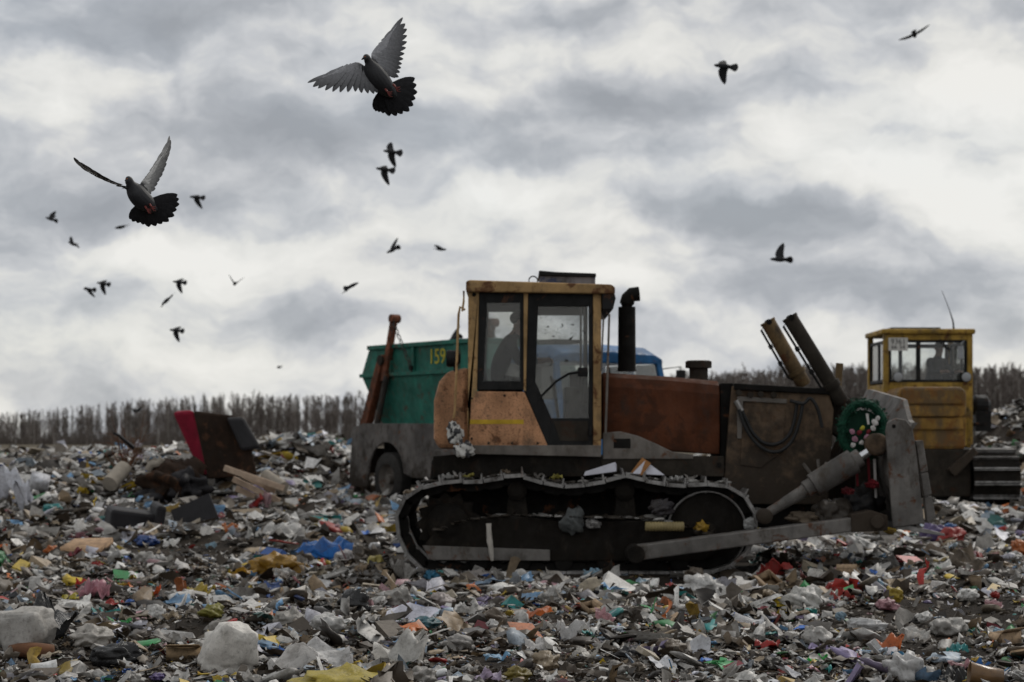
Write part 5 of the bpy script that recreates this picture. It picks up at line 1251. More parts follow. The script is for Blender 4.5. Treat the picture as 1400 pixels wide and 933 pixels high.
# ------------------------------------------------------------------ furniture heap in the left midground
M['crimson'] = plain('crimson_velour', (.20, .008, .025), .9, .25, scale=6)
M['brownweave'] = paint('ragged_brown_webbing', (.032, .020, .014), rust=.4, mud=.4, rough=.95, rustcol=(.07, .034, .019), mudcol=(.02, .016, .013))
M['leather'] = plain('black_leatherette', (.016, .015, .017), .62, .35, scale=5)
M['plank'] = plain('weathered_plank', (.36, .27, .20), .85, .3, scale=7)
M['orangewood'] = plain('orange_brown_board', (.26, .085, .02), .7, .3)
M['greyfab'] = plain('grey_beige_fabric', (.27, .24, .20), .95, .2)
def heap():
    Y = 32.5
    B = lambda mb, name, mat, par, bev=.03, sm=False: mb.build(name, mat, par, bev, sm)
    gz = float(H(P(290, 0, Y).x, Y))
    root = empty('sofa_section', (P(290, 0, Y).x, Y, gz)); tag(root, 'overturned sofa section with crimson back and black armrest on the furniture heap', 'sofa')
    m = MB(); m.hexa([P(274,648,Y), P(290,650,Y-.25), P(290,650,Y+.75), P(276,648,Y+.9), P(236,564,Y), P(264,561,Y-.25), P(264,561,Y+.75), P(240,562,Y+.9)]); B(m, 'back_cushion', M['crimson'], root, .05)
    m = MB(); m.hexa([P(284,655,Y-.32), P(352,650,Y-.12), P(352,650,Y+.85), P(292,655,Y+.75), P(264,562,Y-.32), P(334,570,Y-.12), P(334,570,Y+.85), P(268,562,Y+.75)]); B(m, 'seat_base', M['brownweave'], root, .04)
    m = MB(); m.hexa([P(330,617,Y-.42), P(357,612,Y-.28), P(357,612,Y+.4), P(334,617,Y+.4), P(309,571,Y-.42), P(333,570,Y-.28), P(333,570,Y+.4), P(311,571,Y+.4)]); B(m, 'armrest', M['leather'], root, .05)
    def slump(name, px, py, w, h, dep, mat, label, cat, yaw=0, idx=0, dz=0):
        YY = 31.0+dz*4; X = (px-700)*YY/F; z = CZ+(HOR-py)*YY/F; s = YY/F; o = put('bag', X, YY+.2, z, w*s, dep, h*s, (.05, .04, .035), label, cat, yaw=yaw, idx=idx, name=name, sink=.2); o.data = o.data.copy(); o.data.materials.clear(); o.data.materials.append(M[mat]); return o
    def block(name, c, size, rot, mat, label, cat, bev=.04):
        m = MB(); c = Vector(c); e = Euler(rot).to_matrix(); m.box(c, size, e); o = m.build(name, M[mat], None, bev); tag(o, label, cat); return o
    def g(px, py): X, YY, z = ground_at(px, py); return Vector((X, YY, z)), YY/F
    c, s = g(172, 688); c.z -= .10; arm = empty('armchair', c); tag(arm, 'low black leatherette armchair lying left in the furniture heap', 'armchair')
    m = MB(); m.box(c+Vector((0, .3, .22)), (.66, .6, .42), (.08, .14, .35)); B(m, 'seat', M['leather'], arm, .05)
    m = MB(); m.box(c+Vector((.38, .3, .26)), (.14, .62, .52), (.08, .14, .35)); B(m, 'armrest', M['leather'], arm, .05)
    slump('cushion', 222, 676, 84, 62, 1.0, 'brownweave', 'brown slumped sofa cushion between armchair and sofa section', 'cushion', idx=2, dz=.12)
    slump('cushion', 256, 682, 74, 56, .9, 'leather', 'dark folded cushion leaning against the crimson sofa back', 'cushion', idx=4, dz=.12)
    slump('mattress_roll', 205, 690, 66, 34, .8, 'leather', 'black sagging upholstery before the brown cushion', 'upholstery', idx=7, dz=.08)
    slump('carpet', 238, 668, 84, 56, .8, 'brownweave', 'dark brown crumpled carpet behind the folded cushion', 'carpet', idx=9, dz=.15)
    m = MB(); pts = catmull([P(207,655,31.6), P(203,645,31.6), P(207,636,31.6), P(216,634,31.6), P(222,627,31.6)], 5); m.tube(pts, .06, 8); tag(m.build('chair_arm', M['greyfab'], None, 0, True), 'curved beige chair arm on the brown cushion', 'chair arm')
    c, s = g(288, 690); bx = empty('drawer_box', c); tag(bx, 'dark wooden drawer box with open front below the sofa section', 'drawer')
    m = MB(); m.box(c+Vector((0, .35, .02)), (.55, .6, .03)); m.box(c+Vector((0, .35, .40)), (.55, .6, .03)); m.box(c+Vector((0, .64, .21)), (.55, .03, .35)); B(m, 'carcass', M['leather'], bx, .004)
    for sx in (-1, 1): m = MB(); m.box(c+Vector((sx*.262, .35, .21)), (.025, .6, .35)); B(m, 'side_board', M['greyfab'] if sx < 0 else M['orangewood'], bx, .004)
    c, s = g(318, 688); block('chipboard_panel', c+Vector((0, .3, .20)), (.34, .5, .4), (0, .1, .15), 'orangewood', 'orange brown chipboard panel beside the drawer box', 'panel', .006)
    c, s = g(262, 684); block('tabletop', c+Vector((0, .30, .22)), (.62, .05, .42), (R(-20), R(-24), 0), 'leather', 'dark slanted tabletop leaning below the sofa section', 'tabletop', .008)
    for k, (a, b) in enumerate((((306, 640), (388, 668)), ((318, 655), (382, 686)), ((322, 668), (378, 694)), ((330, 649), (376, 672)))):
        YY = 31.2+.12*k; p0, p1 = P(*a, YY), P(*b, YY-.3); d = (p1-p0).normalized(); u = Vector((-d.z, 0, d.x)).normalized()*.045; v = Vector((0, .09, 0)); m = MB()
        m.hexa([p0-u, p1-u, p1-u+v, p0-u+v, p0+u, p1+u, p1+u+v, p0+u+v]); tag(m.build('plank', M['plank'], None, .004), ('topmost pale plank', 'second pale plank', 'lowest pale plank', 'short middle plank')[k]+' sliding off the furniture heap to the right', 'plank')
    m = MB(); m.cyl(P(363, 650, 31.3), P(388, 667, 31.0), .10, n=14); tag(m.build('cardboard_tube', M['greyfab'], None, 0, True), 'pinkish beige cardboard tube right of the planks', 'tube')
    m = MB(); m.cyl(P(150, 662, 31.5), P(170, 640, 31.9), .13, n=14); tag(m.build('rolled_carpet', M['greyfab'], None, 0, True), 'pale rolled carpet end at the left of the furniture heap', 'carpet')
    item('bag', 302, 664, 34, 20, (.60, .60, .60), 'white bag on top of the drawer box', 'bag', idx=3, sink=-.4)
    item('bag', 184, 628, 22, 22, (.58, .38, .03), 'yellow bag at the top left of the furniture heap', 'bag')
    item('bag', 205, 628, 34, 18, (.55, .50, .38), 'cream bag behind the brown cushion', 'bag', idx=8)
    item('bag', 246, 634, 40, 20, (.42, .44, .44), 'grey white bag left of the crimson sofa back', 'bag', idx=2)
    item('bag', 345, 694, 34, 14, (.26, .22, .38), 'purple bag before the planks', 'bag', idx=6)
    item('board', 240, 618, 30, 30, (.36, .25, .16), 'brown cardboard sheet standing behind the sofa section', 'cardboard', tilt=(R(60), 0))
    # dry bush
    r = np.random.default_rng(5); root = empty('dry_bush', P(172, 650, 34.0)); tag(root, 'bare reddish bush growing left of the furniture heap', 'bush')
    m = MB(); base = P(172, 652, 34.0)
    for k in range(16):
        a = r.uniform(-.7, .7); L = r.uniform(.5, 1.15); e = base+Vector((math.sin(a)*L, r.normal()*.2, math.cos(a)*L)); mid = base.lerp(e, .5)+Vector((r.normal()*.06, 0, .03)); m.tube([base, mid, e], [.014, .009, .003], 5)
        for j in range(6):
            s0 = base.lerp(e, r.uniform(.4, 1)); m.tube([s0, s0+Vector((r.normal()*.16, r.normal()*.12, r.uniform(.02, .22)))], [.005, .002], 4)
    B(m, 'stem', plain('dry_stem', (.12, .06, .035), .9), root, 0)
    m = MB(); m.tube([P(155,592,33), P(163,596,33), P(170,602,33.2), P(182,612,33.4)], [.02, .025, .03, .04], 6); tag(m.build('branch', M['leather'], None, 0, True), 'black bent branch sticking up left of the heap', 'branch')
heap()

# ------------------------------------------------------------------ things lying on the bulldozer
def on_dozer():
    Y = 22.3
    def sheet(name, poly, Y0, Y1, th, mat, label, cat):
        m = MB(); a = [P(x, y, Y0 if k < len(poly)//2 else Y1) for k, (x, y) in enumerate(poly)]; m.prism(a, (0, th, .004)); o = m.build(name, M[mat], None, .003); tag(o, label, cat); return o
    M['whitepaper'] = plain('white_paper', (.58, .58, .64), .7, .12); M['brownpaper'] = plain('brown_paper', (.30, .14, .05), .8, .2); M['greypaper'] = plain('grey_paper_back', (.20, .19, .21), .8, .2)
    m = MB(); m.hexa([P(798,651,22.2), P(843,645,22.2), P(843,645,22.45), P(798,651,22.45), P(800,645,22.2), P(841,632,22.2), P(843,634,22.45), P(802,646,22.45)]); o = m.build('paper_packet', M['whitepaper'], None, .006); tag(o, 'flat white paper packet lying on the track under the cab door', 'packet')
    sheet('cardboard_flap', [(862,647),(878,626),(890,634),(878,650)], 22.4, 22.3, .012, 'brownpaper', 'brown cardboard flap standing on the track below the hood', 'cardboard')
    m = MB(); a = [P(864,648,22.32), P(882,630,22.36), P(909,650,22.32)]; m.prism(a, (0, .01, 0)); tag(m.build('paper_sheet', M['whitepaper'], None, .002), 'folded white paper sheet leaning on the brown cardboard flap', 'paper')
    # hanging shoes at the cab's rear corner
    r = np.random.default_rng(6)
    for k, (px, py, w, h) in enumerate(((623, 592, 26, 34), (635, 614, 32, 26))):
        c = P(px, py, 22.36); s = 22.36/F; o = put('bag', c.x, 22.36, c.z-h*s*.5, w*s, .12, h*s, (.55, .54, .52), ('upper', 'lower')[k]+' white trimmed black rag hanging at the rear corner of the cab', 'rag', yaw=.3, idx=10+k, name='rag', sink=0)
        o.data = o.data.copy(); o.data.materials.clear(); m_, nt, b = nodes_of('black_and_white_rag'); nt.links.new(mixc(nt, ramp(nt, tex(nt, 9, 2), .47, .52), (.02, .02, .022), (.5, .49, .46)), b.inputs['Base Color']); o.data.materials.append(m_)
    m = MB(); m.tube(catmull([P(668,716,22.03), P(669,735,22.02), P(671,750,22.02), P(673,767,22.03)], 4), [.035, .03, .03, .03, .03, .035, .035, .03, .03, .028, .026, .02, .015], 6); tag(m.build('rag_strip', plain('grey_rag', (.42, .39, .35), .9), None, 0, True), 'pale grey rag strip hanging from the track frame', 'rag')
    # pack on the cab roof
    root = empty('roof_pack', P(775, 388, 22.9)); tag(root, 'shallow battered box with black lid lying on the bulldozer cab roof', 'box')
    m = MB(); prism_px(m, [(738,388),(738,377),(814,378),(814,390)], 22.7, 23.5); m.build('box_body', paint('peeling_blue_grey_box', (.20, .19, .20), rust=.5, mud=.4, rustcol=(.05, .06, .11)), root, .012)
    m = MB(); prism_px(m, [(736,377),(737,370),(760,372),(815,374),(815,379)], 22.67, 23.53); m.build('lid', M['black'], root, .008)
    # rubbish riding on the track
    q = 0
    spots = [(612,655,'white','above the sprocket, leftmost on the flat top'),(628,653,'grey','beside the leftmost white one'),(640,655,'yellowish','above the sprocket, near the hanging rags'),(560,678,'brown','on the upper rear curve'),(548,690,'white','lowest on the rear curve'),
             (738,655,'grey','below the cab door pillar'),(760,656,'yellowish','just left of the white paper packet'),(690,650,'brown','at the first carrier roller hump'),(925,658,'white','right of the folded paper sheet'),(945,657,'grey','above the idler wheel')]
    SCOL = {'white': (.55,.54,.52), 'grey': (.3,.28,.26), 'yellowish': (.45,.40,.1), 'brown': (.2,.15,.10)}
    for (px, py, cn, where) in spots:
        c = P(px, py, 22.3); put('film', c.x, 22.3, c.z+.0, .14, .14, .08, SCOL[cn], f'small {cn} scrap riding on the bulldozer track {where}', 'scrap', 'scraps riding on the track', name='film_scrap', sink=.1)
    for (px, py, w, h, col, lab) in ((782,712,38,42,(.11,.12,.12),'grey torn film hanging inside the track before the second carrier roller'), (812,716,24,16,(.30,.29,.28),'white shredded scrap inside the running gear'), (960,720,22,20,(.45,.27,.03),'yellow orange flower shaped scrap by the idler wheel'), (1026,716,20,18,(.5,.5,.49),'white scrap at the front of the track'), (905,694,40,26,(.05,.045,.05),'dark dirty bundle packed inside the track')):
        c = P(px, py, 22.02); s = 22.02/F; put('bag', c.x, 22.08, c.z-h*s*.5, w*s, .14, h*s, col, lab, 'scrap', name='film_scrap', sink=0, yaw=.2)
    m = MB(); a, b = P(882,720,21.95), P(935,720,21.95)
    m.ring(a, b, [(t, .055 if i % 2 else .048) for i, t in enumerate(np.linspace(0, 1, 27))], 14, cap=False); tag(m.build('corrugated_pipe', plain('yellowed_plastic_pipe', (.24, .19, .09), .5), None, 0, True), 'short yellowish corrugated pipe lying on the push arm', 'pipe')
    # dirt and rubbish carried on the push arm
    # wreath on the back of the blade
    rw = np.random.default_rng(9); c = P(1180, 588, 22.0); root = empty('funeral_wreath', P(1180, 625, 22.0)); tag(root, 'green artificial wreath with pink and white flowers propped behind the blade', 'wreath')
    V, Fa, C = [], [], []; base = 0
    lm = plain('dark_green_needles', (.004, .045, .024), .7, .4, scale=20, bmp=0); fm = None
    for k in range(1500):
        a = rw.uniform(0, 6.283); rr = .055*math.sqrt(rw.uniform()); ph = rw.uniform(0, 6.283)
        R0 = .25+rr*math.cos(ph); p = np.array([c.x+R0*math.cos(a)*.95, c.y+rr*math.sin(ph)-.0, c.z+R0*math.sin(a)*1.18]); d = rw.normal(size=3); d /= np.linalg.norm(d); u = np.cross(d, rw.normal(size=3)); u /= np.linalg.norm(u)
        V += [p, p+d*.040+u*.009, p+d*.045-u*.009]; Fa.append((base, base+1, base+2)); base += 3
    me = tri_mesh('leaves', V, Fa); o = link('leaves', me, root, lm); o.location = -ORG[root.name]
    m = MB(); m.tube([Vector((c.x+.25*.95*math.cos(a), c.y, c.z+.25*1.18*math.sin(a))) for a in np.linspace(0, 2*math.pi, 33)], .045, 8); m.build('ring', lm, root, 0, True)
    m = MB(); m.ring((c.x, c.y+.06, c.z), (c.x, c.y+.09, c.z), [(0, .22), (1, .22)], 22); m.build('backing', plain('dark_green_backing', (.004, .03, .016), .8), root)
    fcols = [plain('pink_petals', (.30, .15, .20), .7), plain('white_petals', (.5, .48, .46), .7), plain('red_petals', (.13, .01, .016), .7), plain('yellow_petals', (.4, .36, .04), .7)]
    for k, (dx, dz, ci, rad) in enumerate(((-.13,-.02,0,.04),(-.10,-.10,0,.045),(-.03,-.14,1,.035),(.03,-.08,0,.045),(-.05,-.03,2,.04),(.07,-.13,0,.035),(.12,.08,1,.05),(.10,.02,1,.04),(.15,.13,1,.035),(-.02,.02,3,.035),(.05,-.02,2,.035),(-.12,-.17,1,.04))):
        v, f = ico(2); v = v*(1+.22*np.sin(v[:, 0]*9+k)*np.sin(v[:, 2]*9))[:, None]*rad*.75*np.array([1, .6, 1]); m = MB(); m.add((v+np.array([c.x+dx, c.y-.06, c.z+dz])).tolist(), [tuple(int(i) for i in q) for q in f]); m.build('flower', fcols[ci], root)
    for k, (dx, z0, z1, ci) in enumerate(((.02, .18, .06, 1), (.10, -.32, -.75, 1), (-.10, -.32, -.62, 2), (.03, -.3, -.60, 2))):
        m = MB(); m.prism([(c.x+dx, c.y-.05, c.z+z0), (c.x+dx+.03, c.y-.055, c.z+z0), (c.x+dx+.045, c.y-.04, c.z+z1), (c.x+dx+.02, c.y-.05, c.z+z1)], (0, .003, 0)); m.build('ribbon', fcols[ci], root)
    # dark bundle of rubbish behind the blade
    for k, (px, py, w, h, col, lab) in enumerate(((1178,712,70,60,(.02,.02,.022),'black bag of rubbish caught behind the blade under the wreath'), (1140,715,60,36,(.05,.042,.034),'clod of dark earth on the push arm by the tilt cylinder'), (1105,718,70,20,(.13,.10,.07),'brown earth and scraps lying along the push arm'), (1160,676,16,12,(.20,.02,.03),'small red scrap behind the blade'), (1192,668,18,14,(.25,.02,.03),'second red scrap behind the blade'))):
        Yq = 22.25 if k == 0 else 21.95; cc = P(px, py, Yq); s = Yq/F; put('bag', cc.x, Yq, cc.z, w*s, .35, h*s, col, lab, 'bag' if k == 0 else ('earth' if k < 3 else 'scrap'), name='rubbish_bag' if k == 0 else ('earth_clod' if k < 3 else 'scrap'), sink=.05, yaw=.1, mat='sack')
on_dozer()

# ------------------------------------------------------------------ birds
M['bird_dark'] = plain('dark_plumage', (.016, .016, .018), .7, .3, scale=30, bmp=0)
M['quill'] = plain('grey_flight_feather', (.105, .105, .112), .65, .25, scale=40, bmp=0)
M['tailq'] = plain('black_tail_feather', (.022, .022, .025), .6, .3, scale=40, bmp=0)
M['foot'] = plain('red_feet', (.16, .035, .03), .6, .2)
def birdmat():
    m, nt, b = nodes_of('pigeon_plumage'); a = nt.nodes.new('ShaderNodeAttribute'); a.attribute_name = 'Col'
    nt.links.new(mixc(nt, ramp(nt, tex(nt, 70, 4), .35, .65, 0, .35), a.outputs['Color'], (.03, .03, .033)), b.inputs['Base Color']); b.inputs['Roughness'].default_value = .6
    bump(nt, b, tex(nt, 220, 3), .3, .003); return m
M['plumage'] = birdmat()
def feather_mesh(b, t, w, nrm, curl=.0, n=6):
    d = t-b; L = d.length; x = d.normalized(); side = x.cross(nrm).normalized(); vs = []; fs = []
    prof = [(0, .5), (.2, .9), (.45, 1.0), (.68, .92), (.86, .62), (.96, .30), (1.0, .04)]
    for k, (u, q) in enumerate(prof):
        c = b+x*(L*u)+nrm*(curl*L*u*u); vs += [c-side*(w*q*.42), c+nrm*(w*.10*q), c+side*(w*q*.58)]
    for k in range(len(prof)-1):
        a = k*3; fs += [(a, a+1, a+4, a+3), (a+1, a+2, a+5, a+4)]
    return vs, fs
def pigeon(Y, ox, oy, sc, spine, wings, tail, feet, label, lining=(.34, .34, .36)):
    """coordinates are in a zoomed picture frame: photo px = (ox + x/sc, oy + y/sc); third value is depth in metres"""
    Q = lambda x, y, dy=0.0: P(ox+x/sc, oy+y/sc, Y)+Vector((0, dy, 0))
    s1 = Y/F/sc
    c0 = Q(spine[3][0], spine[3][1]); root = empty('pigeon', c0); tag(root, label, 'pigeon')
    mb = MB()
    def loft(st):
        cm = catmull([(x, y, dy*1000) for x, y, dy, _ in st], 5); cr = catmull([(r, 0, 0) for *_, r in st], 5); mb.tube([Q(p.x, p.y, p.z/1000) for p in cm], [max(.004, q.x*1.12*s1) for q in cr], 16)
    loft(spine)
    spine_pts = [(Q(p.x, p.y, p.z/1000), q.x*1.12*s1) for p, q in zip(catmull([(x, y, dy*1000) for x, y, dy, _ in spine], 6), catmull([(r, 0, 0) for *_, r in spine], 6))]
    feathers = []
    for wg in wings:
        lead = catmull([Q(*p) for p in wg['lead']], 6); tips = [Q(*p) for p in wg['tips']]
        N_ = len(tips); bases = []
        # feather roots run along the leading bone from wing tip side to shoulder
        for k in range(N_):
            u = 1-(k/(N_-1))**.8; f_ = u*.80*(len(lead)-1); i = int(f_); q = lead[i].lerp(lead[min(i+1, len(lead)-1)], f_-i); bases.append(q)
        nrm = Vector(wg['n']).normalized()
        for k in range(N_):
            b = bases[k]; t = tips[k]; b2 = b.lerp(t, .05); sp = (tips[min(k+1, N_-1)]-tips[max(k-1, 0)]).length/2
            vs, fs = feather_mesh(b2+nrm*(.0015*(k % 2)+.0006*k), t, max(.020, min(.040, sp*(1.25 if k < 6 else 1.8))), nrm, wg.get('curl', 0)); feathers.append((vs, fs, 'quill'))
        # wing skin with coverts, thick at the bone
        K = 12; rows = []
        for k in range(K):
            u = k/(K-1); f_ = u*.93*(len(lead)-1); i = int(f_); a = lead[i].lerp(lead[min(i+1, len(lead)-1)], f_-i)
            j = (1-u)*(N_-1); jj = int(j); t = tips[jj].lerp(tips[min(jj+1, N_-1)], j-jj)
            depth = .60*(1-u)+.16*u
            rows.append([(a, .011*(1-u*.5)), (a.lerp(t, depth*.5), .008*(1-u*.3)), (a.lerp(t, depth), .0052)])
        for sg in (1, -1): mb_base = len(mb.v); mb.v += [tuple(p+nrm*(th*sg)) for row in rows for p, th in row]; \
            mb.f.extend([(mb_base+k*3+i, mb_base+k*3+i+1, mb_base+(k+1)*3+i+1, mb_base+(k+1)*3+i) if sg > 0 else (mb_base+k*3+i, mb_base+(k+1)*3+i, mb_base+(k+1)*3+i+1, mb_base+k*3+i+1) for k in range(K-1) for i in range(2)])
        b0 = len(mb.v)-2*K*3; off = K*3
        for k in range(K-1):
            for i in (0, 2): mb.f.append((b0+k*3+i, b0+(k+1)*3+i, b0+off+(k+1)*3+i, b0+off+k*3+i))
        for k in (0, K-1):
            for i in range(2): mb.f.append((b0+k*3+i, b0+k*3+i+1, b0+off+k*3+i+1, b0+off+k*3+i))
    o = mb.build('body', M['plumage'], root, 0)
    rm = o.modifiers.new('rm', 'REMESH'); rm.mode = 'VOXEL'; rm.voxel_size = .004; rm.use_smooth_shade = True
    sm = o.modifiers.new('sm', 'SMOOTH'); sm.factor = .5; sm.iterations = 4
    dg = bpy.context.evaluated_depsgraph_get(); me = bpy.data.meshes.new_from_object(o.evaluated_get(dg)); o.modifiers.clear(); old = o.data; o.data = me; bpy.data.meshes.remove(old)
    me.materials.clear(); me.materials.append(M['plumage'])
    at = me.color_attributes.new('Col', 'FLOAT_COLOR', 'POINT'); cc = o.location+ORG[root.name]
    dark, light = np.array([.018, .018, .021]), np.array(lining); hd = np.array([.022, .026, .030])
    cols = []
    for v in me.vertices:
        p = v.co+cc; dmin = min((p-q).length-r for q, r in spine_pts); w = min(1, max(0, (dmin-.008)/.025)); cols += [*(dark*(1-w)+light*w), 1]
    at.data.foreach_set('color', cols)
    for p in me.polygons: p.use_smooth = True
    for vs, fs, mk in feathers:
        m = MB(); m.add(vs, fs); f = m.build('feather', M['plumage'], root, 0, 'all'); at = f.data.color_attributes.new('Col', 'FLOAT_COLOR', 'POINT'); li = np.array(lining)*.8
        us = [0, .2, .45, .68, .86, .96, 1.0]; at.data.foreach_set('color', [float(q) for k in range(21) for q in (*(li*(1-us[k//3])**.8+np.array([.03, .03, .033])*us[k//3]), 1)])
    tb = Q(*tail['base']); nrm = Vector(tail['n']).normalized()
    tips = catmull([Q(*p) for p in tail['tips']], 3)
    nt_ = 13
    for k in range(nt_):
        f_ = k/(nt_-1)*(len(tips)-1); i = int(f_); t = tips[i].lerp(tips[min(i+1, len(tips)-1)], f_-i); m = MB()
        vs, fs = feather_mesh(tb, t+(t-tb)*.02*((k % 3)-1), tail['w'], nrm); vs = [v+nrm*(.002*(k % 2)+.0005*k) for v in vs]
        # blunt rounded tail tips
        m.add(vs[:-3]+[vs[-6]+(t-vs[-6])*.9 if False else v for v in vs[-3:]], fs); m.build('tail_feather', M['tailq'], root, 0, 'all')
    for (x, y, dy) in feet:
        p = Q(x, y, dy); m = MB(); m.tube([p+Vector((-.012, .01, .016)), p+Vector((0, -.006, 0))], [.006, .005], 6)
        for a in (-.5, 0, .5): m.tube([p+Vector((0, -.006, 0)), p+Vector((.012+.004*a, -.004, -.012+.018*a)), p+Vector((.024, 0, -.010+.026*a))], [.0042, .0036, .0018], 5)
        m.build('foot', M['foot'], root, 0, True)
    hx, hy, hdy, hr = spine[1]
    bk = tail['beak']; m = MB(); m.tube([Q(hx, hy, hdy-.005), Q((hx+bk[0])/2-3, (hy+bk[1])/2, hdy-.012), Q(bk[0], bk[1], hdy-.012)], [.009, .006, .0015], 8); m.build('beak', M['tailq'], root, 0, True)
    ey = MB(); v, f = ico(2); e = Q(hx-4, hy-2, hdy-hr*s1*.9); ey.add((v*.004+np.array(e)).tolist(), [tuple(int(i) for i in q) for q in f]); ey.build('eye', plain('orange_eye', (.35, .10, .02), .3), root, 0, True)
    return root
pigeon(10.2, 420, 10, 5.833,
    [(458,420,-.05,10),(474,420,-.055,29),(494,446,-.045,30),(525,505,-.02,62),(572,575,0,74),(620,630,.02,66),(665,672,.04,44),(695,700,.06,20)],
    [dict(lead=[(540,470,-.01),(512,400,0),(520,345,.02),(575,268,.05),(650,180,.09),(748,34,.16)], tips=[(750,28,.16),(770,80,.155),(785,124,.15),(787,180,.14),(788,236,.125),(781,288,.11),(770,340,.095),(762,388,.08),(752,430,.07),(746,466,.06),(738,504,.05),(728,545,.04),(700,556,.03)], n=(.35,-.9,.05), curl=-.02),
     dict(lead=[(480,500,-.01),(440,462,-.01),(395,450,-.03),(320,485,-.06),(200,560,-.10),(32,650,-.16)], tips=[(28,650,-.16),(70,682,-.155),(110,693,-.15),(165,706,-.14),(220,712,-.125),(276,713,-.11),(335,706,-.09),(392,696,-.07),(440,703,-.055),(490,702,-.04),(535,702,-.03),(562,690,-.015),(570,655,0)], n=(.1,-.95,.25), curl=.02)],
    dict(base=(640,640,.04), tips=[(856,536,.10),(866,620,.11),(858,700,.12),(820,776,.12),(750,825,.12),(670,838,.12),(590,822,.11),(545,805,.10),(516,792,.10)], n=(.3,-.85,-.3), w=.062, beak=(440,440)),
    [(708,648,-.03),(645,688,-.04)], 'large dark pigeon with spread wings and tail at the upper middle')
pigeon(11.2, 100, 170, 6.22,
    [(468,474,-.05,10),(484,482,-.055,31),(502,518,-.045,36),(530,570,-.02,68),(575,630,0,76),(622,672,.02,66),(660,705,.04,42),(690,725,.06,18)],
    [dict(lead=[(570,560,0),(578,498,.0),(620,430,.03),(690,300,.08),(760,190,.13),(778,60,.18)], tips=[(776,56,.18),(790,95,.17),(794,145,.16),(786,200,.15),(776,250,.13),(768,305,.12),(756,355,.10),(742,400,.09),(722,450,.07),(705,490,.06),(690,535,.05),(660,580,.03)], n=(.75,-.62,.15), curl=-.03),
     dict(lead=[(500,560,-.02),(440,540,-.05),(380,520,-.12),(260,480,-.22),(180,430,-.30),(126,362,-.36)], tips=[(126,360,-.36),(160,390,-.33),(190,408,-.31),(215,430,-.28),(238,455,-.25),(248,478,-.22),(300,498,-.18),(350,515,-.14),(400,540,-.10),(435,565,-.07),(470,576,-.04)], n=(-.25,-.25,.95), curl=.0)],
    dict(base=(625,668,.04), tips=[(868,578,.10),(874,630,.11),(862,690,.12),(830,760,.12),(760,815,.12),(690,842,.12),(610,850,.12),(545,832,.11),(490,812,.10),(446,790,.10)], n=(.2,-.85,-.35), w=.066, beak=(458,498)),
    [(676,708,-.03),(640,730,-.04)], 'large dark pigeon with raised wings at the left of the sky', lining=(.62, .61, .59))
def small_bird(px, py, Y, heading, wa, wb, label, scale=1.0, name='pigeon', cat='pigeon', fan=.05):
    """heading, wa, wb: 3D directions (x right, y away, z up) of the beak and of both wings; the wing length scales with the vector"""
    c = P(px, py, Y); h = Vector(heading).normalized(); m = MB()
    st = [(-.15, .012), (-.09, .034), (0, .052), (.08, .045), (.125, .030), (.155, .031), (.18, .018), (.205, .003)]
    m.tube([c+h*(t*scale) for t, _ in st], [r*scale for _, r in st], 10)
    for w in (wa, wb):
        w = Vector(w); L = .33*scale; n_ = h.cross(w).normalized()
        st = [(0.0, .075, -.075), (.3, .095, -.07), (.55, .06, -.085), (.8, .0, -.105), (1.0, -.075, -.10)]
        vs = []
        for (t, le, te) in st:
            p = c+w*(L*t); th = .012*(1-t*.8)*scale
            vs += [p+h*(le*scale)+n_*th*.3, p+h*(te*scale)+n_*.001, p+h*(te*scale)-n_*.001, p+h*(le*scale)-n_*th*.7]
        fs = [(k*4+i, k*4+(i+1) % 4, (k+1)*4+(i+1) % 4, (k+1)*4+i) for k in range(4) for i in range(4)]+[(0,1,2,3),(16,17,18,19)]
        m.add(vs, fs)
    side = (Vector(wa)-Vector(wb)); side = (side-h*side.dot(h)); side = side.normalized() if side.length > .01 else Vector((0, 1, 0)); u = h.cross(side).normalized()
    b = c-h*(.08*scale); pts = [b-side*.03*scale, b+side*.03*scale]+[c-h*((.17+.075*math.cos(a))*scale)+side*(math.sin(a)*(.035+fan)*scale) for a in np.linspace(1.25, -1.25, 7)]
    m.prism([p-u*.003 for p in pts], u*.006)
    o = m.build(name, M['bird_dark'], None, 0, True); tag(o, label, cat, 'birds circling far over the dump'); return o
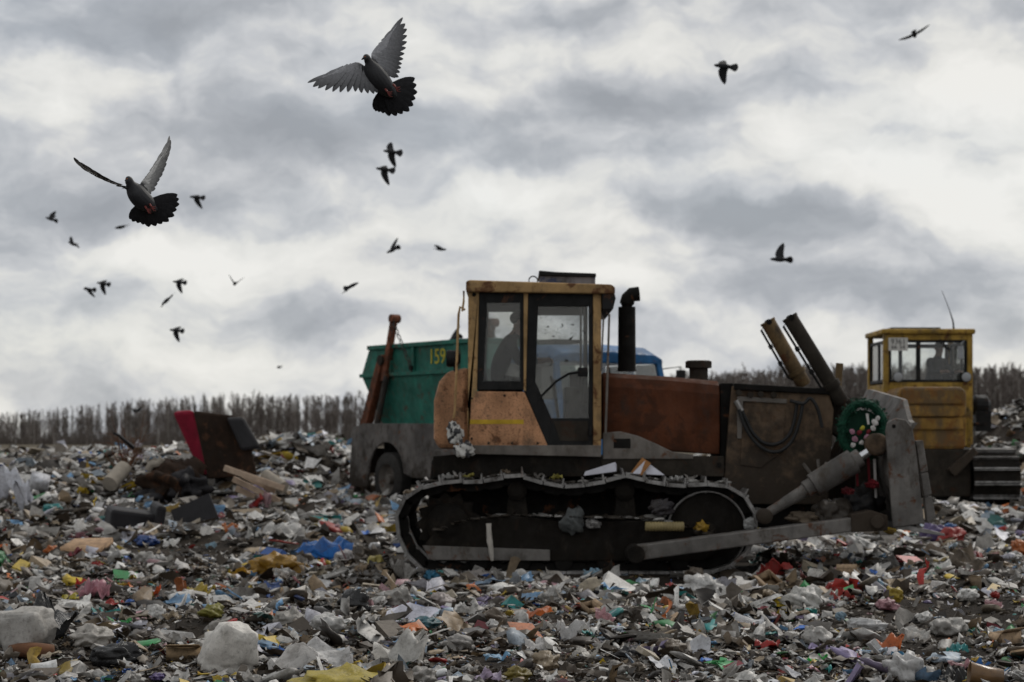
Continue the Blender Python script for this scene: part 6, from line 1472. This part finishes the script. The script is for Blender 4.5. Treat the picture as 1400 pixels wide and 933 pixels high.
SB = [
 (70,300,52,(-.9,.2,.3),(.1,.5,.9),(.0,.8,.5),'small pigeon at the far left edge, wings up'),
 (165,311,50,(-.95,.3,-.1),(.5,.6,.3),(.3,-.8,.1),'tiny pigeon gliding just below the left large pigeon'),
 (100,334,52,(-.6,.2,.3),(-.45,.3,.85),(.1,.9,.2),'small pigeon with one wing up, below the far left one'),
 (269,270,44,(-.95,.2,.1),(.15,.2,-.9),(-.2,.8,.3),'small pigeon right of the left large pigeon, wing hanging down'),
 (122,396,52,(-.9,.2,.1),(.2,.4,-.7),(-.7,.6,.3),'left one of two small pigeons flying side by side'),
 (141,388,48,(-.9,.2,.15),(-.1,.3,-.95),(-.1,.8,.4),'right one of two small pigeons flying side by side'),
 (245,386,48,(-.9,.2,.1),(-.05,.3,-.95),(0,.8,.4),'small pigeon above the steeply banking one'),
 (228,411,46,(-.6,.2,-.5),(.5,.3,.55),(-.7,.3,-.75),'steeply banking small pigeon in the lower left sky'),
 (241,452,46,(-.9,.2,.1),(-.05,.3,-.95),(.0,.8,.4),'lowest small pigeon in the left sky'),
 (321,388,48,(-.2,.9,-.1),(.8,.1,.5),(-.55,.1,.75),'small pigeon with both wings in a V'),
 (481,391,44,(.7,.2,.35),(-.6,.5,-.5),(.3,.8,.2),'small pigeon gliding left of the bulldozer cab'),
 (537,342,46,(-.8,.3,-.35),(.15,.4,.95),(.1,.9,.3),'small pigeon with raised wing above the green container'),
 (602,341,52,(.95,.2,-.05),(-.2,.5,.45),(-.3,-.6,.3),'tiny pigeon above the bulldozer cab'),
 (536,208,36,(-.9,.2,.15),(-.05,.3,-.95),(-.35,.6,.75),'upper one of two pigeons below the large middle pigeon'),
 (526,232,36,(-.9,.2,.15),(.0,.3,-.97),(-.2,.85,.4),'lower one of two pigeons below the large middle pigeon'),
 (991,91,30,(-.95,.2,.15),(-.25,.3,-.9),(-.2,.8,.5),'dark pigeon with fanned tail in the upper right sky'),
 (620,464,38,(-.7,.4,-.3),(.2,.3,.85),(.1,.85,.3),'small pigeon flying just left of the bulldozer cab post'),
 (382,503,110,(-.9,.3,0),(.4,.3,.5),(-.4,-.3,.4),'speck of a bird far above the wood'),
 (186,562,60,(.6,.4,.1),(.8,.2,.4),(-.7,.2,.35),'tiny bird in front of the far wood')]
litter()
for (px, py, Y, h, a, b, lab) in SB: small_bird(px, py, Y*1.2, h, a, b, lab, fan=.055)
small_bird(1250, 47, 60, (.25, .9, -.1), (.98, .1, .52), (-.92, .1, -.42), 'long winged kite gliding at the top right', 1.5, 'kite_bird', 'bird', .03)
small_bird(1067, 355, 48, (-.95, .2, .05), (-.05, .35, 1.0), (.0, .9, .3), 'brown kite with raised wings right of the exhaust pipe', 1.25, 'kite_bird', 'bird', .05)
